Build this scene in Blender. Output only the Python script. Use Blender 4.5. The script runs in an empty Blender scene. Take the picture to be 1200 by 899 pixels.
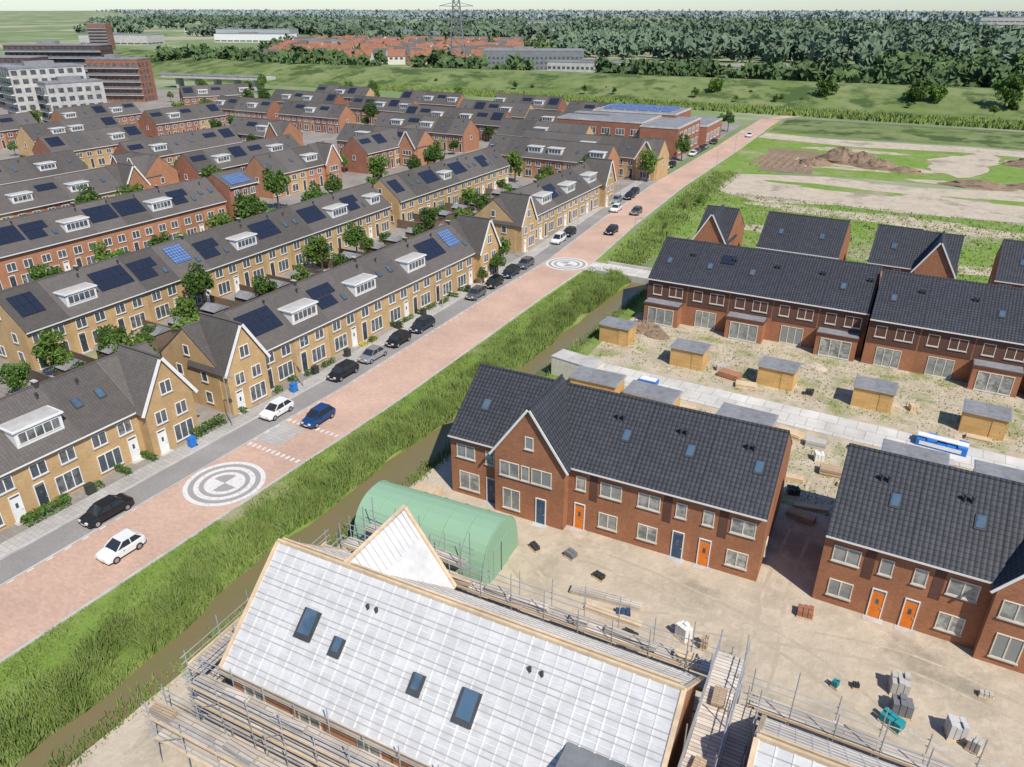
import bpy, math, random
import numpy as np
from mathutils import Vector
random.seed(7); rng=np.random.default_rng(7)
SC=bpy.context.scene; COL=SC.collection
R=math.radians
# ------------------------------------------------------------------ materials
MT={}
class NT:
    def __init__(s,name):
        s.m=bpy.data.materials.new(name); s.m.use_nodes=True; s.t=s.m.node_tree; s.n=s.t.nodes; s.l=s.t.links
        s.b=s.n['Principled BSDF']
    def add(s,ty,**k):
        n=s.n.new(ty)
        for a,v in k.items():
            if a in n.inputs: n.inputs[a].default_value=v
            else: setattr(n,a,v)
        return n
    def link(s,a,b): s.l.new(a,b)
    def mix(s,f,a,b,mode='MIX'):
        n=s.n.new('ShaderNodeMix'); n.data_type='RGBA'; n.blend_type=mode
        for i,v in ((0,f),(6,a),(7,b)):
            if isinstance(v,(int,float)): n.inputs[i].default_value=v
            elif isinstance(v,tuple): n.inputs[i].default_value=v
            else: s.l.new(v,n.inputs[i])
        return n.outputs[2]
    def ramp(s,v,a,b):
        n=s.n.new('ShaderNodeMapRange'); n.inputs[1].default_value=a; n.inputs[2].default_value=b; s.l.new(v,n.inputs[0]); return n.outputs[0]
    def noise(s,sc,det=4,rough=.6,co='Object'):
        n=s.n.new('ShaderNodeTexNoise'); n.inputs['Scale'].default_value=sc; n.inputs['Detail'].default_value=det; n.inputs['Roughness'].default_value=rough
        s.l.new(s.co(co),n.inputs['Vector']); return n.outputs['Fac']
    def co(s,w):
        if not hasattr(s,'_tc'): s._tc=s.n.new('ShaderNodeTexCoord')
        return s._tc.outputs[w]
    def bump(s,h,st=.3,d=.02):
        n=s.n.new('ShaderNodeBump'); n.inputs['Strength'].default_value=st; n.inputs['Distance'].default_value=d
        s.l.new(h,n.inputs['Height']); s.l.new(n.outputs[0],s.b.inputs['Normal'])
    def val(s,v):
        n=s.n.new('ShaderNodeCombineColor')
        for i in range(3): s.l.new(v,n.inputs[i])
        return n.outputs[0]
def c4(c): return (c[0],c[1],c[2],1)
def var(t,col,amt,sc,rand):
    f=t.noise(sc,3); n=t.add('ShaderNodeMapRange'); n.inputs[3].default_value=1-amt; n.inputs[4].default_value=1+amt
    n.inputs[1].default_value=.3; n.inputs[2].default_value=.7; t.link(f,n.inputs[0])
    o=t.mix(1.0,col,t.val(n.outputs[0]),'MULTIPLY')
    if rand:
        oi=t.add('ShaderNodeObjectInfo'); r=t.add('ShaderNodeMapRange'); r.inputs[3].default_value=1-rand; r.inputs[4].default_value=1+rand
        t.link(oi.outputs['Random'],r.inputs[0]); o=t.mix(1.0,o,t.val(r.outputs[0]),'MULTIPLY')
    return o
def plain(name,c1,c2=None,sc=2.,rough=.8,amt=.15,big=.3,rand=0,bump=0,lo=.35,hi=.65,metal=0,spec=.3,det=5):
    t=NT(name); c2=c2 or tuple(x*.8 for x in c1)
    f=t.noise(sc,det); col=t.mix(t.ramp(f,lo,hi),c4(c1),c4(c2)); col=var(t,col,amt,big,rand)
    t.link(col,t.b.inputs['Base Color']); t.b.inputs['Roughness'].default_value=rough; t.b.inputs['Metallic'].default_value=metal
    t.b.inputs['Specular IOR Level'].default_value=spec
    if bump: t.bump(f,bump,.05)
    MT[name]=t.m; return t.m
def brickm(name,c1,c2,mo,w=.22,h=.065,rand=.08,rough=.9,ms=.01,amt=.12,bump=.2,big=.5):
    t=NT(name); b=t.add('ShaderNodeTexBrick'); t.link(t.co('UV'),b.inputs['Vector'])
    b.inputs['Color1'].default_value=c4(c1); b.inputs['Color2'].default_value=c4(c2); b.inputs['Mortar'].default_value=c4(mo)
    b.inputs['Scale'].default_value=1; b.inputs['Brick Width'].default_value=w; b.inputs['Row Height'].default_value=h; b.inputs['Mortar Size'].default_value=ms
    col=var(t,b.outputs['Color'],amt,big,rand); t.link(col,t.b.inputs['Base Color']); t.b.inputs['Roughness'].default_value=rough
    t.b.inputs['Specular IOR Level'].default_value=.2
    if bump: t.bump(b.outputs['Fac'],-bump,.02)
    MT[name]=t.m; return t.m
def tilem(name,c,rough=.55,rand=.12,tw=.3,th=.34,dark=.35,bmp=.5,tv=.22,amt=.15,e0=.16):
    t=NT(name); uv=t.co('UV'); s=t.add('ShaderNodeSeparateXYZ'); t.link(uv,s.inputs[0])
    def saw(o,p):
        a=t.add('ShaderNodeMath',operation='DIVIDE'); t.link(o,a.inputs[0]); a.inputs[1].default_value=p
        b=t.add('ShaderNodeMath',operation='FRACT'); t.link(a.outputs[0],b.inputs[0]); return b.outputs[0]
    u=saw(s.outputs[0],tw); v=saw(s.outputs[1],th)
    pu=t.add('ShaderNodeMath',operation='PINGPONG'); t.link(u,pu.inputs[0]); pu.inputs[1].default_value=.5
    h=t.add('ShaderNodeMath',operation='SUBTRACT'); t.link(pu.outputs[0],h.inputs[0]); t.link(v,h.inputs[1])
    t.bump(h.outputs[0],bmp,.05)
    e=t.ramp(v,0,e0); e2=t.ramp(pu.outputs[0],0,e0)
    mn=t.add('ShaderNodeMath',operation='MULTIPLY'); t.link(e,mn.inputs[0]); t.link(e2,mn.inputs[1])
    col=t.mix(mn.outputs[0],c4(tuple(x*dark for x in c)),c4(c))
    br=t.add('ShaderNodeTexWhiteNoise'); fl=t.add('ShaderNodeVectorMath',operation='FLOOR'); dv=t.add('ShaderNodeVectorMath',operation='DIVIDE'); dv.inputs[1].default_value=(tw,th,1)
    t.link(uv,dv.inputs[0]); t.link(dv.outputs[0],fl.inputs[0]); t.link(fl.outputs[0],br.inputs['Vector'])
    r=t.add('ShaderNodeMapRange'); r.inputs[3].default_value=1-tv; r.inputs[4].default_value=1+tv; t.link(br.outputs['Value'],r.inputs[0])
    col=t.mix(1.0,col,t.val(r.outputs[0]),'MULTIPLY'); col=var(t,col,amt,.35,rand)
    t.link(col,t.b.inputs['Base Color']); t.b.inputs['Roughness'].default_value=rough; t.b.inputs['Specular IOR Level'].default_value=.3
    MT[name]=t.m
brickm('brick_ochre',(.60,.385,.165),(.48,.29,.12),(.38,.3,.2),rand=.12)
brickm('brick_red',(.37,.14,.075),(.28,.095,.055),(.25,.16,.12),rand=.12)
brickm('brick_new',(.45,.185,.085),(.33,.125,.06),(.24,.15,.1),rand=.05,amt=.15,big=.35)
brickm('brick_orange',(.50,.22,.10),(.40,.165,.08),(.3,.2,.15),rand=.14)
brickm('brick_brown',(.16,.08,.055),(.12,.055,.04),(.1,.06,.05))
brickm('road_brick',(.585,.395,.30),(.50,.335,.25),(.46,.33,.26),w=.4,h=.2,rand=0,amt=.13,bump=.05,big=.12)
brickm('paving',(.33,.30,.265),(.27,.245,.215),(.17,.16,.15),w=.6,h=.3,rand=.05,bump=.05,amt=.2,big=.1)
brickm('paving_light',(.46,.435,.4),(.40,.38,.35),(.27,.26,.25),w=.5,h=.5,rand=0,bump=.05,ms=.02,amt=.15,big=.2)
brickm('slab_light',(.62,.59,.53),(.54,.51,.46),(.36,.34,.31),w=2.,h=2.,rand=0,bump=.05,ms=.04,amt=.16,big=.3)
tilem('tile_old',(.112,.100,.091),rough=.8,dark=.7,bmp=.25,tv=.08,amt=.07,rand=.2); tilem('tile_new',(.062,.064,.073),rough=.5,rand=.04,tw=.36,th=.40,dark=.3,bmp=.8,tv=.12,amt=.05,e0=.24); tilem('tile_red',(.30,.13,.08))
brickm('planks',(.5,.38,.25),(.42,.31,.2),(.15,.1,.07),w=4,h=.16,ms=.012,rand=.12)
brickm('planks_old',(.60,.53,.45),(.44,.39,.33),(.18,.15,.12),w=3.9,h=.25,ms=.02,rand=.15,amt=.2)
brickm('planks_dark',(.22,.16,.11),(.17,.12,.09),(.03,.02,.02),w=2,h=.16,ms=.014,rand=.25)
brickm('larch',(.68,.43,.17),(.56,.35,.13),(.28,.17,.08),w=4,h=.14,ms=.01,rand=.1)
plain('white',(.78,.77,.74),(.72,.71,.68),rough=.5,amt=.05); plain('cream',(.76,.71,.58),rough=.5,amt=.05)
plain('grey_dark',(.06,.062,.066),rough=.6); plain('bitumen',(.27,.27,.28),(.2,.2,.21),sc=1.5,rough=.8)
plain('concrete',(.52,.50,.46),(.43,.41,.38),sc=.8,rough=.9); plain('metal',(.55,.56,.57),rough=.45,metal=.5); plain('steel_grey',(.2,.21,.22),rough=.7)
plain('orange_paint',(.80,.22,.03),rough=.4,amt=.05); plain('blue_paint',(.05,.09,.16),rough=.4); plain('door_dark',(.05,.06,.07),rough=.4)
plain('blue_bright',(.03,.20,.6),rough=.5); plain('teal',(.03,.3,.33),rough=.5); plain('green_tarp',(.29,.46,.31),(.24,.39,.26),sc=.5,rough=.8,bump=.25,amt=.1,big=.5,spec=.1)
plain('bin_grey',(.05,.055,.05),rough=.5); plain('asphalt',(.30,.285,.265),(.25,.235,.225),sc=6,rough=.9,big=.15,amt=.15)
plain('white_paint',(.72,.70,.67),(.5,.45,.41),sc=5,rough=.7,lo=.45,hi=.75); plain('membrane',(.56,.56,.555),(.48,.48,.485),sc=1.2,rough=1,amt=.1,big=.8,spec=.03)
plain('batten',(.42,.39,.35),(.35,.32,.29),sc=1.5,rough=1,spec=.03); plain('timber',(.68,.52,.34),(.56,.42,.27),sc=2,rough=.8,rand=.1); plain('batten_white',(.68,.67,.65),(.6,.59,.57),sc=2,rough=1,spec=.03)
plain('bark',(.12,.09,.06),rough=.95); plain('tyre',(.02,.02,.02),rough=.8); plain('rim',(.4,.4,.42),rough=.4,metal=.6)
plain('lamp_red',(.5,.02,.02),rough=.3); plain('lamp_clear',(.7,.7,.7),rough=.2)
plain('dirt',(.29,.205,.14),(.19,.135,.09),sc=1.2,rough=1,bump=.8)
def multi(name,cols,scs,rough=.95,bump=.3,bsc=3.):
    t=NT(name); col=c4(cols[0])
    for c,(sc,lo,hi) in zip(cols[1:],scs): col=t.mix(t.ramp(t.noise(sc,6,.65),lo,hi),col,c4(c))
    t.link(col,t.b.inputs['Base Color']); t.b.inputs['Roughness'].default_value=rough; t.b.inputs['Specular IOR Level'].default_value=.1
    t.bump(t.noise(bsc,5),bump,.1); MT[name]=t.m
multi('sand',[(.52,.44,.335),(.42,.355,.27),(.58,.505,.40),(.32,.275,.21)],[(.25,.4,.65),(.9,.5,.75),(.12,.54,.64)],bump=.9,bsc=1.5)
multi('sand_track',[(.46,.385,.29),(.42,.35,.265),(.54,.46,.35)],[(.8,.4,.6),(.4,.5,.62)],bump=.6)
multi('sand_weeds',[(.53,.45,.34),(.40,.335,.24),(.24,.26,.10),(.17,.23,.06)],[(.4,.4,.65),(.22,.5,.66),(.5,.6,.7)])
multi('grass',[(.18,.26,.055),(.13,.20,.045),(.26,.28,.11),(.09,.14,.03)],[(.5,.4,.65),(.15,.5,.72),(1.7,.52,.72)])
multi('grass_lush',[(.17,.27,.05),(.21,.30,.07),(.29,.29,.14),(.10,.17,.035),(.34,.31,.2)],[(.06,.4,.65),(.12,.5,.68),(.5,.5,.75),(.045,.58,.66)])
multi('farmland',[(.18,.24,.10),(.24,.28,.15),(.36,.35,.24),(.10,.14,.08)],[(.008,.45,.55),(.004,.50,.56),(.012,.56,.62)])
multi('dike_grass',[(.15,.20,.065),(.21,.24,.10),(.095,.14,.045),(.07,.105,.035)],[(.03,.4,.6),(.1,.45,.65),(.05,.52,.6)])
multi('garden',[(.13,.19,.045),(.28,.25,.18),(.08,.12,.03)],[(.35,.45,.55),(.6,.5,.65)])
t=NT('water'); col=t.mix(t.ramp(t.noise(.35,5),.4,.7),(.20,.155,.08,1),(.17,.16,.07,1)); t.link(col,t.b.inputs['Base Color']); t.b.inputs['Roughness'].default_value=.3; t.b.inputs['Specular IOR Level'].default_value=.25; t.bump(t.noise(2.5,3),.1,.05); MT['water']=t.m
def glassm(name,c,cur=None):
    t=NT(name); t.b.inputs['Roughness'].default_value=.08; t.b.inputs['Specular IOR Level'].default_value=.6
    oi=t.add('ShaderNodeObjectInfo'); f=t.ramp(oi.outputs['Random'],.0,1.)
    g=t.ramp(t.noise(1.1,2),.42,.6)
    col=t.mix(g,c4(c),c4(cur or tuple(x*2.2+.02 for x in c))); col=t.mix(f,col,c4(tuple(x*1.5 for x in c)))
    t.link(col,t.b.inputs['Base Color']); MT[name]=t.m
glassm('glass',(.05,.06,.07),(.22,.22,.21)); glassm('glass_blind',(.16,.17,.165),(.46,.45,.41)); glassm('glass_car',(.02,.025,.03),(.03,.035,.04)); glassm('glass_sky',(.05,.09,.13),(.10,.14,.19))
t=NT('solar'); b=t.add('ShaderNodeTexBrick'); b.offset=0; t.link(t.co('UV'),b.inputs['Vector'])
b.inputs['Color1'].default_value=(.012,.016,.03,1); b.inputs['Color2'].default_value=(.016,.022,.045,1); b.inputs['Mortar'].default_value=(.05,.06,.08,1)
b.inputs['Scale'].default_value=1; b.inputs['Brick Width'].default_value=.16; b.inputs['Row Height'].default_value=.16; b.inputs['Mortar Size'].default_value=.008
t.link(b.outputs[0],t.b.inputs['Base Color']); t.b.inputs['Roughness'].default_value=.25; MT['solar']=t.m
t=NT('solar_blue'); b=t.add('ShaderNodeTexBrick'); b.offset=0; t.link(t.co('UV'),b.inputs['Vector'])
b.inputs['Color1'].default_value=(.05,.1,.25,1); b.inputs['Color2'].default_value=(.06,.13,.3,1); b.inputs['Mortar'].default_value=(.4,.45,.5,1)
b.inputs['Scale'].default_value=1; b.inputs['Brick Width'].default_value=.5; b.inputs['Row Height'].default_value=.5; b.inputs['Mortar Size'].default_value=.02
t.link(b.outputs[0],t.b.inputs['Base Color']); t.b.inputs['Roughness'].default_value=.2; MT['solar_blue']=t.m
def leafm(name,c1,c2,c3,rand=.25,sc=.6,tl=.25,va=.2,up=0):
    t=NT(name); col=t.mix(t.ramp(t.noise(sc,4),.35,.65),c4(c1),c4(c2)); col=t.mix(t.ramp(t.noise(sc*5,2),.5,.8),col,c4(c3))
    col=var(t,col,va,sc*.3,rand); t.link(col,t.b.inputs['Base Color']); t.b.inputs['Roughness'].default_value=.7; t.b.inputs['Specular IOR Level'].default_value=.1 if up else .2
    nv=None
    if up:
        g=t.add('ShaderNodeNewGeometry'); m=t.add('ShaderNodeMix'); m.data_type='VECTOR'; m.inputs[0].default_value=up; m.inputs[5].default_value=(0.1,-.05,1)
        t.link(g.outputs['Normal'],m.inputs[4]); nn=t.add('ShaderNodeVectorMath',operation='NORMALIZE'); t.link(m.outputs[1],nn.inputs[0]); nv=nn.outputs[0]; t.link(nv,t.b.inputs['Normal'])
    if tl:
        tr=t.add('ShaderNodeBsdfTranslucent'); t.link(col,tr.inputs[0]); mx=t.add('ShaderNodeMixShader'); mx.inputs[0].default_value=tl
        t.link(t.b.outputs[0],mx.inputs[1]); t.link(tr.outputs[0],mx.inputs[2]); t.link(mx.outputs[0],t.n['Material Output'].inputs[0])
    MT[name]=t.m
leafm('leaf',(.075,.14,.03),(.10,.175,.035),(.135,.21,.05)); leafm('leaf_light',(.13,.22,.04),(.16,.26,.05),(.20,.29,.07))
leafm('leaf_far',(.065,.11,.045),(.10,.15,.055),(.14,.18,.075),rand=0,sc=.04,tl=0,va=.35,up=.35); leafm('leaf_mid',(.10,.15,.095),(.14,.19,.12),(.175,.22,.14),rand=0,sc=.015,tl=0,va=.35,up=.4); leafm('leaf_haze',(.22,.28,.27),(.25,.31,.29),(.28,.33,.30),rand=0,sc=.01,tl=0,up=.4)  # leaf_mid and leaf_haze: aerial haze painted into the leaf colour, paler with distance
leafm('reed',(.15,.225,.05),(.20,.275,.07),(.29,.31,.13),rand=0,sc=.35,tl=.2,va=.3,up=.6); leafm('tuft',(.19,.27,.06),(.15,.22,.05),(.30,.31,.14),rand=0,sc=.3,tl=.15,up=.7)
leafm('flower_y',(.6,.5,.05),(.5,.45,.05),(.6,.55,.1)); leafm('hedge',(.08,.16,.03),(.10,.19,.03),(.13,.22,.05))
def carp(name,c,metal=.3): plain(name,c,tuple(x*.95 for x in c),rough=.25,amt=.03,metal=metal,spec=.6)
carp('car_white',(.75,.75,.74),0); carp('car_black',(.02,.021,.024)); carp('car_blue',(.02,.07,.22)); carp('car_grey',(.16,.17,.18),.5); carp('car_navy',(.025,.035,.055)); carp('car_silver',(.45,.46,.47),.6)
t=NT('roundel'); s=t.add('ShaderNodeSeparateXYZ'); t.link(t.co('Object'),s.inputs[0])
ln=t.add('ShaderNodeVectorMath',operation='LENGTH'); t.link(t.co('Object'),ln.inputs[0])
at=t.add('ShaderNodeMath',operation='ARCTAN2'); t.link(s.outputs[1],at.inputs[0]); t.link(s.outputs[0],at.inputs[1])
def mth(op,a,b=None):
    n=t.add('ShaderNodeMath',operation=op)
    for i,v in enumerate((a,b)):
        if v is None: continue
        if isinstance(v,(int,float)): n.inputs[i].default_value=v
        else: t.link(v,n.inputs[i])
    return n.outputs[0]
r=ln.outputs['Value']
def band(a,b): return mth('MULTIPLY',mth('GREATER_THAN',r,a),mth('LESS_THAN',r,b))
seg=mth('GREATER_THAN',mth('SINE',mth('MULTIPLY',at.outputs[0],2)),0)
outer=band(3.35,3.8); ring=band(2.35,2.85); r3=mth('MULTIPLY',band(1.45,1.9),1); cen=mth('MULTIPLY',mth('LESS_THAN',r,1.45),seg)
w=mth('MINIMUM',mth('ADD',mth('ADD',mth('ADD',outer,ring),cen),r3),1)
w=mth('MULTIPLY',w,t.ramp(t.noise(3,4),.15,.5))
col=t.mix(w,(.33,.31,.29,1),(.70,.67,.63,1)); t.link(col,t.b.inputs['Base Color']); t.b.inputs['Roughness'].default_value=.8; MT['roundel']=t.m
# ------------------------------------------------------------------ mesh builder
class MB:
    def __init__(s): s.v=[];s.f=[];s.m=[];s.k=[]
    def mi(s,m):
        if m not in s.k: s.k.append(m)
        return s.k.index(m)
    def poly(s,pts,m):
        b=len(s.v); s.v+= [tuple(p) for p in pts]; s.f.append(tuple(range(b,b+len(pts)))); s.m.append(s.mi(m))
    def hexa(s,c,m):
        b=len(s.v); s.v+=[tuple(p) for p in c]; i=s.mi(m)
        for f in ((0,3,2,1),(4,5,6,7),(0,1,5,4),(1,2,6,5),(2,3,7,6),(3,0,4,7)):
            s.f.append(tuple(b+q for q in f)); s.m.append(i)
    def box(s,x0,x1,y0,y1,z0,z1,m,T=None):
        c=[(x0,y0,z0),(x1,y0,z0),(x1,y1,z0),(x0,y1,z0),(x0,y0,z1),(x1,y0,z1),(x1,y1,z1),(x0,y1,z1)]
        if T: c=[T(*p) for p in c]
        s.hexa(c,m)
    def slab(s,p,th,m,m2=None):
        p=[Vector(q) for q in p]; n=(p[1]-p[0]).cross(p[3]-p[0]).normalized()
        if n.z<0: n=-n
        q=[a+n*th for a in p]; s.hexa(p+q,m)
    def prism(s,prof,x0,x1,m,axis='x'):
        n=len(prof)
        P=lambda a,z,e:(e,a,z) if axis=='x' else (a,e,z)
        s.poly([P(a,z,x0) for a,z in prof][::-1],m); s.poly([P(a,z,x1) for a,z in prof],m)
        for i in range(n):
            a=prof[i];b=prof[(i+1)%n]; s.poly([P(a[0],a[1],x0),P(b[0],b[1],x0),P(b[0],b[1],x1),P(a[0],a[1],x1)],m)
    def cyl(s,p0,p1,r0,m,r1=None,n=8,cap=True):
        p0=Vector(p0);p1=Vector(p1);r1=r0 if r1 is None else r1; d=(p1-p0).normalized(); a=d.orthogonal().normalized(); c=d.cross(a)
        A=[p0+(a*math.cos(2*math.pi*i/n)+c*math.sin(2*math.pi*i/n))*r0 for i in range(n)]
        B=[p1+(a*math.cos(2*math.pi*i/n)+c*math.sin(2*math.pi*i/n))*r1 for i in range(n)]
        for i in range(n):
            j=(i+1)%n; s.poly([A[i],A[j],B[j],B[i]],m)
        if cap: s.poly(A[::-1],m); s.poly(B,m)
    def build(s,name,smooth=False):
        me=bpy.data.meshes.new(name); me.from_pydata(s.v,[],s.f)
        for k in s.k: me.materials.append(MT[k])
        me.polygons.foreach_set('material_index',s.m)
        uv=me.uv_layers.new(name='UVMap'); out=[]
        for f in s.f:
            P=[Vector(s.v[i]) for i in f]; n=Vector((0,0,0))
            for i in range(1,len(P)-1): n+=(P[i]-P[0]).cross(P[i+1]-P[0])
            if n.length<1e-12: n=Vector((0,0,1))
            n.normalize()
            if abs(n.z)>.995: u=Vector((1,0,0)); v=Vector((0,1,0))
            else:
                u=Vector((0,0,1)).cross(n).normalized(); v=n.cross(u)
                if v.z<0: v=-v
            for p in P: out+= [p.dot(u),p.dot(v)]
        uv.data.foreach_set('uv',out)
        if smooth: me.polygons.foreach_set('use_smooth',[True]*len(s.f))
        me.update(); return me
def link(o): COL.objects.link(o); return o
def setp(o,label,cat,group):
    o['label']=label; o['category']=cat
    if group: o['group']=group
def thing(name,label,cat,loc=(0,0,0),rot=0,group=None,scale=1):
    o=bpy.data.objects.new(name,None); o.empty_display_size=.3; o.location=loc; o.rotation_euler=(0,0,rot); o.scale=(scale,)*3; setp(o,label,cat,group); return link(o)
def part(name,me,par,loc=(0,0,0),rot=(0,0,0)):
    o=bpy.data.objects.new(name,me); o.parent=par; o.location=loc; o.rotation_euler=rot; return link(o)
def solo(name,me,label,cat,loc=(0,0,0),rot=0,group=None,scale=1):
    o=bpy.data.objects.new(name,me); o.location=loc; o.rotation_euler=(0,0,rot); o.scale=(scale,)*3; setp(o,label,cat,group); return link(o)
def stuff(name,me,label,cat):
    o=bpy.data.objects.new(name,me); setp(o,label,cat,None); o['kind']='stuff'; return link(o)
def structure(name,me,label=None):
    o=bpy.data.objects.new(name,me); o['kind']='structure'; o['label']=label or name.replace('_',' '); o['category']='ground'; return link(o)
def inst(tpl,name,label,cat,loc,rot=0,group=None,scale=1):
    e=thing(name,label,cat,loc,rot,group,scale)
    for t in tpl:
        o=part(t[0],t[1],e)
        if len(t)>2:
            for q in t[2]: part(q[0],q[1],o)
    return e
# ------------------------------------------------------------------ house template
def window(T,u,z,w,h,cols=2,fm='white',gm='glass',sill=True,bar=False):
    m=MB(); a=u-w/2;b=u+w/2; f=.075
    B=lambda u0,u1,z0,z1,o0,o1,mt: m.box(u0,u1,o0,o1,z0,z1,mt,T=lambda x,y,zz:T(x,zz,y))
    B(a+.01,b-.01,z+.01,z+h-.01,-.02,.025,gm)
    B(a,a+f,z,z+h,-.02,.07,fm);B(b-f,b,z,z+h,-.02,.07,fm);B(a+f,b-f,z,z+f,-.02,.07,fm);B(a+f,b-f,z+h-f,z+h,-.02,.07,fm)
    for i in range(1,cols):
        x=a+(b-a)*i/cols; B(x-.045,x+.045,z+f,z+h-f,-.02,.065,fm)
    if bar: B(a+f,b-f,z+h*.68,z+h*.68+.06,-.02,.06,fm)
    if sill: B(a-.06,b+.06,z-.09,z-.005,-.02,.13,'concrete')
    return ('window',m.build('window'))
def door(T,u,mat,w=1.,h=2.35,z=.05,fm='white'):
    m=MB(); a=u-w/2;b=u+w/2; B=lambda u0,u1,z0,z1,o0,o1,mt: m.box(u0,u1,o0,o1,z0,z1,mt,T=lambda x,y,zz:T(x,zz,y))
    B(a,a+.08,z,z+h+.3,-.02,.08,fm);B(b-.08,b,z,z+h+.3,-.02,.08,fm);B(a+.08,b-.08,z+h+.22,z+h+.3,-.02,.08,fm)
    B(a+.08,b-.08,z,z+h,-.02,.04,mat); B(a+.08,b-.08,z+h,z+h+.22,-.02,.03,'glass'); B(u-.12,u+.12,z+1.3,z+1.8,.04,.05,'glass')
    B(a-.2,b+.2,z-.05,z,-.02,.6,'concrete')
    hm=MB(); hm.box(b-.22,b-.12,.04,.1,z+1.,z+1.05,'metal',T=lambda x,y,zz:T(x,zz,y))
    return ('door',m.build('door'),[('handle',hm.build('handle'))])
def house(W,D,He,Hr,wm,rm,front=(),back=(),roofp=(),cross=None,gut='white',chim=True,endw=None,fm='white',gm='glass',panel=None):
    tm=(Hr-He)/(D/2); th=math.atan(tm); c,s=math.cos(th),math.sin(th); out=[]
    F=lambda u,z,o:(u,-o,z); Bk=lambda u,z,o:(u,D+o,z)
    m=MB(); m.prism([(0,-.3),(D,-.3),(D,He),(D/2,Hr),(0,He)],.003,W-.003,wm)
    ov=.38; zr=.05
    r=MB()
    for sg in (0,1):
        Y=(lambda y:y) if sg==0 else (lambda y:D-y)
        r.slab([(0.002,Y(-ov),He+zr-ov*tm),(W-.002,Y(-ov),He+zr-ov*tm),(W-.002,Y(D/2),Hr+zr),(0.002,Y(D/2),Hr+zr)],.16,rm)
    rc=MB(); rc.cyl((.0,D/2,Hr+zr+.17),(W,D/2,Hr+zr+.17),.13,rm,n=8)
    if cross:
        x0,x1,pr,za=cross; xc=(x0+x1)/2; tc=(za-He)/((x1-x0)/2)
        m.prism([(x0,-.3),(x1,-.3),(x1,He),(xc,za),(x0,He)],-pr,D/2-.2,wm,axis='y')
        for sg in (-1,1):
            xe=xc+sg*((x1-x0)/2+.3); ze=He+zr-.3*tc
            r.slab([(xe,-pr-.25,ze),(xc,-pr-.25,za+zr),(xc,D/2,za+zr),(xe,D/2,ze)],.16,rm)
            v=MB()
            v.slab([(xe,-pr-.32,ze-.12),(xc,-pr-.32,za+zr-.12),(xc,-pr-.255,za+zr-.12),(xe,-pr-.255,ze-.12)],.34 if gm=='glass' else .2,'white')
            out.append(('bargeboard',v.build('bargeboard')))
        rc.cyl((xc,-pr-.25,za+zr+.18),(xc,D/2,za+zr+.18),.12,rm,n=8)
    out.insert(0,('wall',m.build('wall'))); out.insert(1,('roof',r.build('roof'),[('ridge_tile',rc.build('ridge_tile'))]))
    for sg,yy in ((0,-ov-.1),(1,D+ov)):
        if gut:
            g=MB(); g.box(.002,W-.002,yy,yy+.1,He-ov*tm-.02,He-ov*tm+.14,gut); out.append(('gutter',g.build('gutter')))
    for i,e in enumerate(list(front)+list(back)):
        T=F if i<len(front) else Bk
        if e[0]=='w': out.append(window(T,*e[1:5],cols=e[5],fm=fm,gm=gm))
        elif e[0]=='W':
            o=e[6]; out.append(window(lambda u,z,oo,o=o,T=T:T(u,z,oo+o),*e[1:5],cols=e[5],fm=fm,gm=gm))
        elif e[0]=='d': out.append(door(T,e[1],e[2]))
        elif e[0]=='D':
            o=e[3]; out.append(door(lambda u,z,oo,o=o,T=T:T(u,z,oo+o),e[1],e[2]))
        elif e[0]=='p':
            b=MB(); b.box(e[1],e[2],-.02,.03,e[3],e[4],e[5],T=lambda x,y,z:T(x,z,y)); out.append(('facade_panel',b.build('facade_panel')))
        elif e[0]=='x':
            b=MB(); b.box(e[1],e[2],-.01,e[3],-.2,2.95,wm,T=lambda x,y,z:T(x,z,y)); b.box(e[1]-.12,e[2]+.12,-.01,e[3]+.12,2.95,3.2,'brick_brown',T=lambda x,y,z:T(x,z,y)); b.box(e[1],e[2],.0,e[3],3.201,3.24,'bitumen',T=lambda x,y,z:T(x,z,y))
            wn=window(lambda u,z,o,q=e[3]:T(u,z,o+q),(e[1]+e[2])/2,.15,(e[2]-e[1])*.75,2.4,3,fm,gm)
            out.append(('extension',b.build('extension'),[wn]))
    for sx,lst in (endw or {}).items():
        T=(lambda u,z,o:(-o,u,z)) if sx=='L' else (lambda u,z,o:(W+o,u,z))
        for e in lst: out.append(window(T,*e[:4],cols=e[4],fm=fm,gm=gm))
    def SP(sg,x,d,h=0):
        y=d*c-ov; z=He+zr-ov*tm+d*s+.16/c+h; return (x,y if sg==0 else D-y,z)
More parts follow.
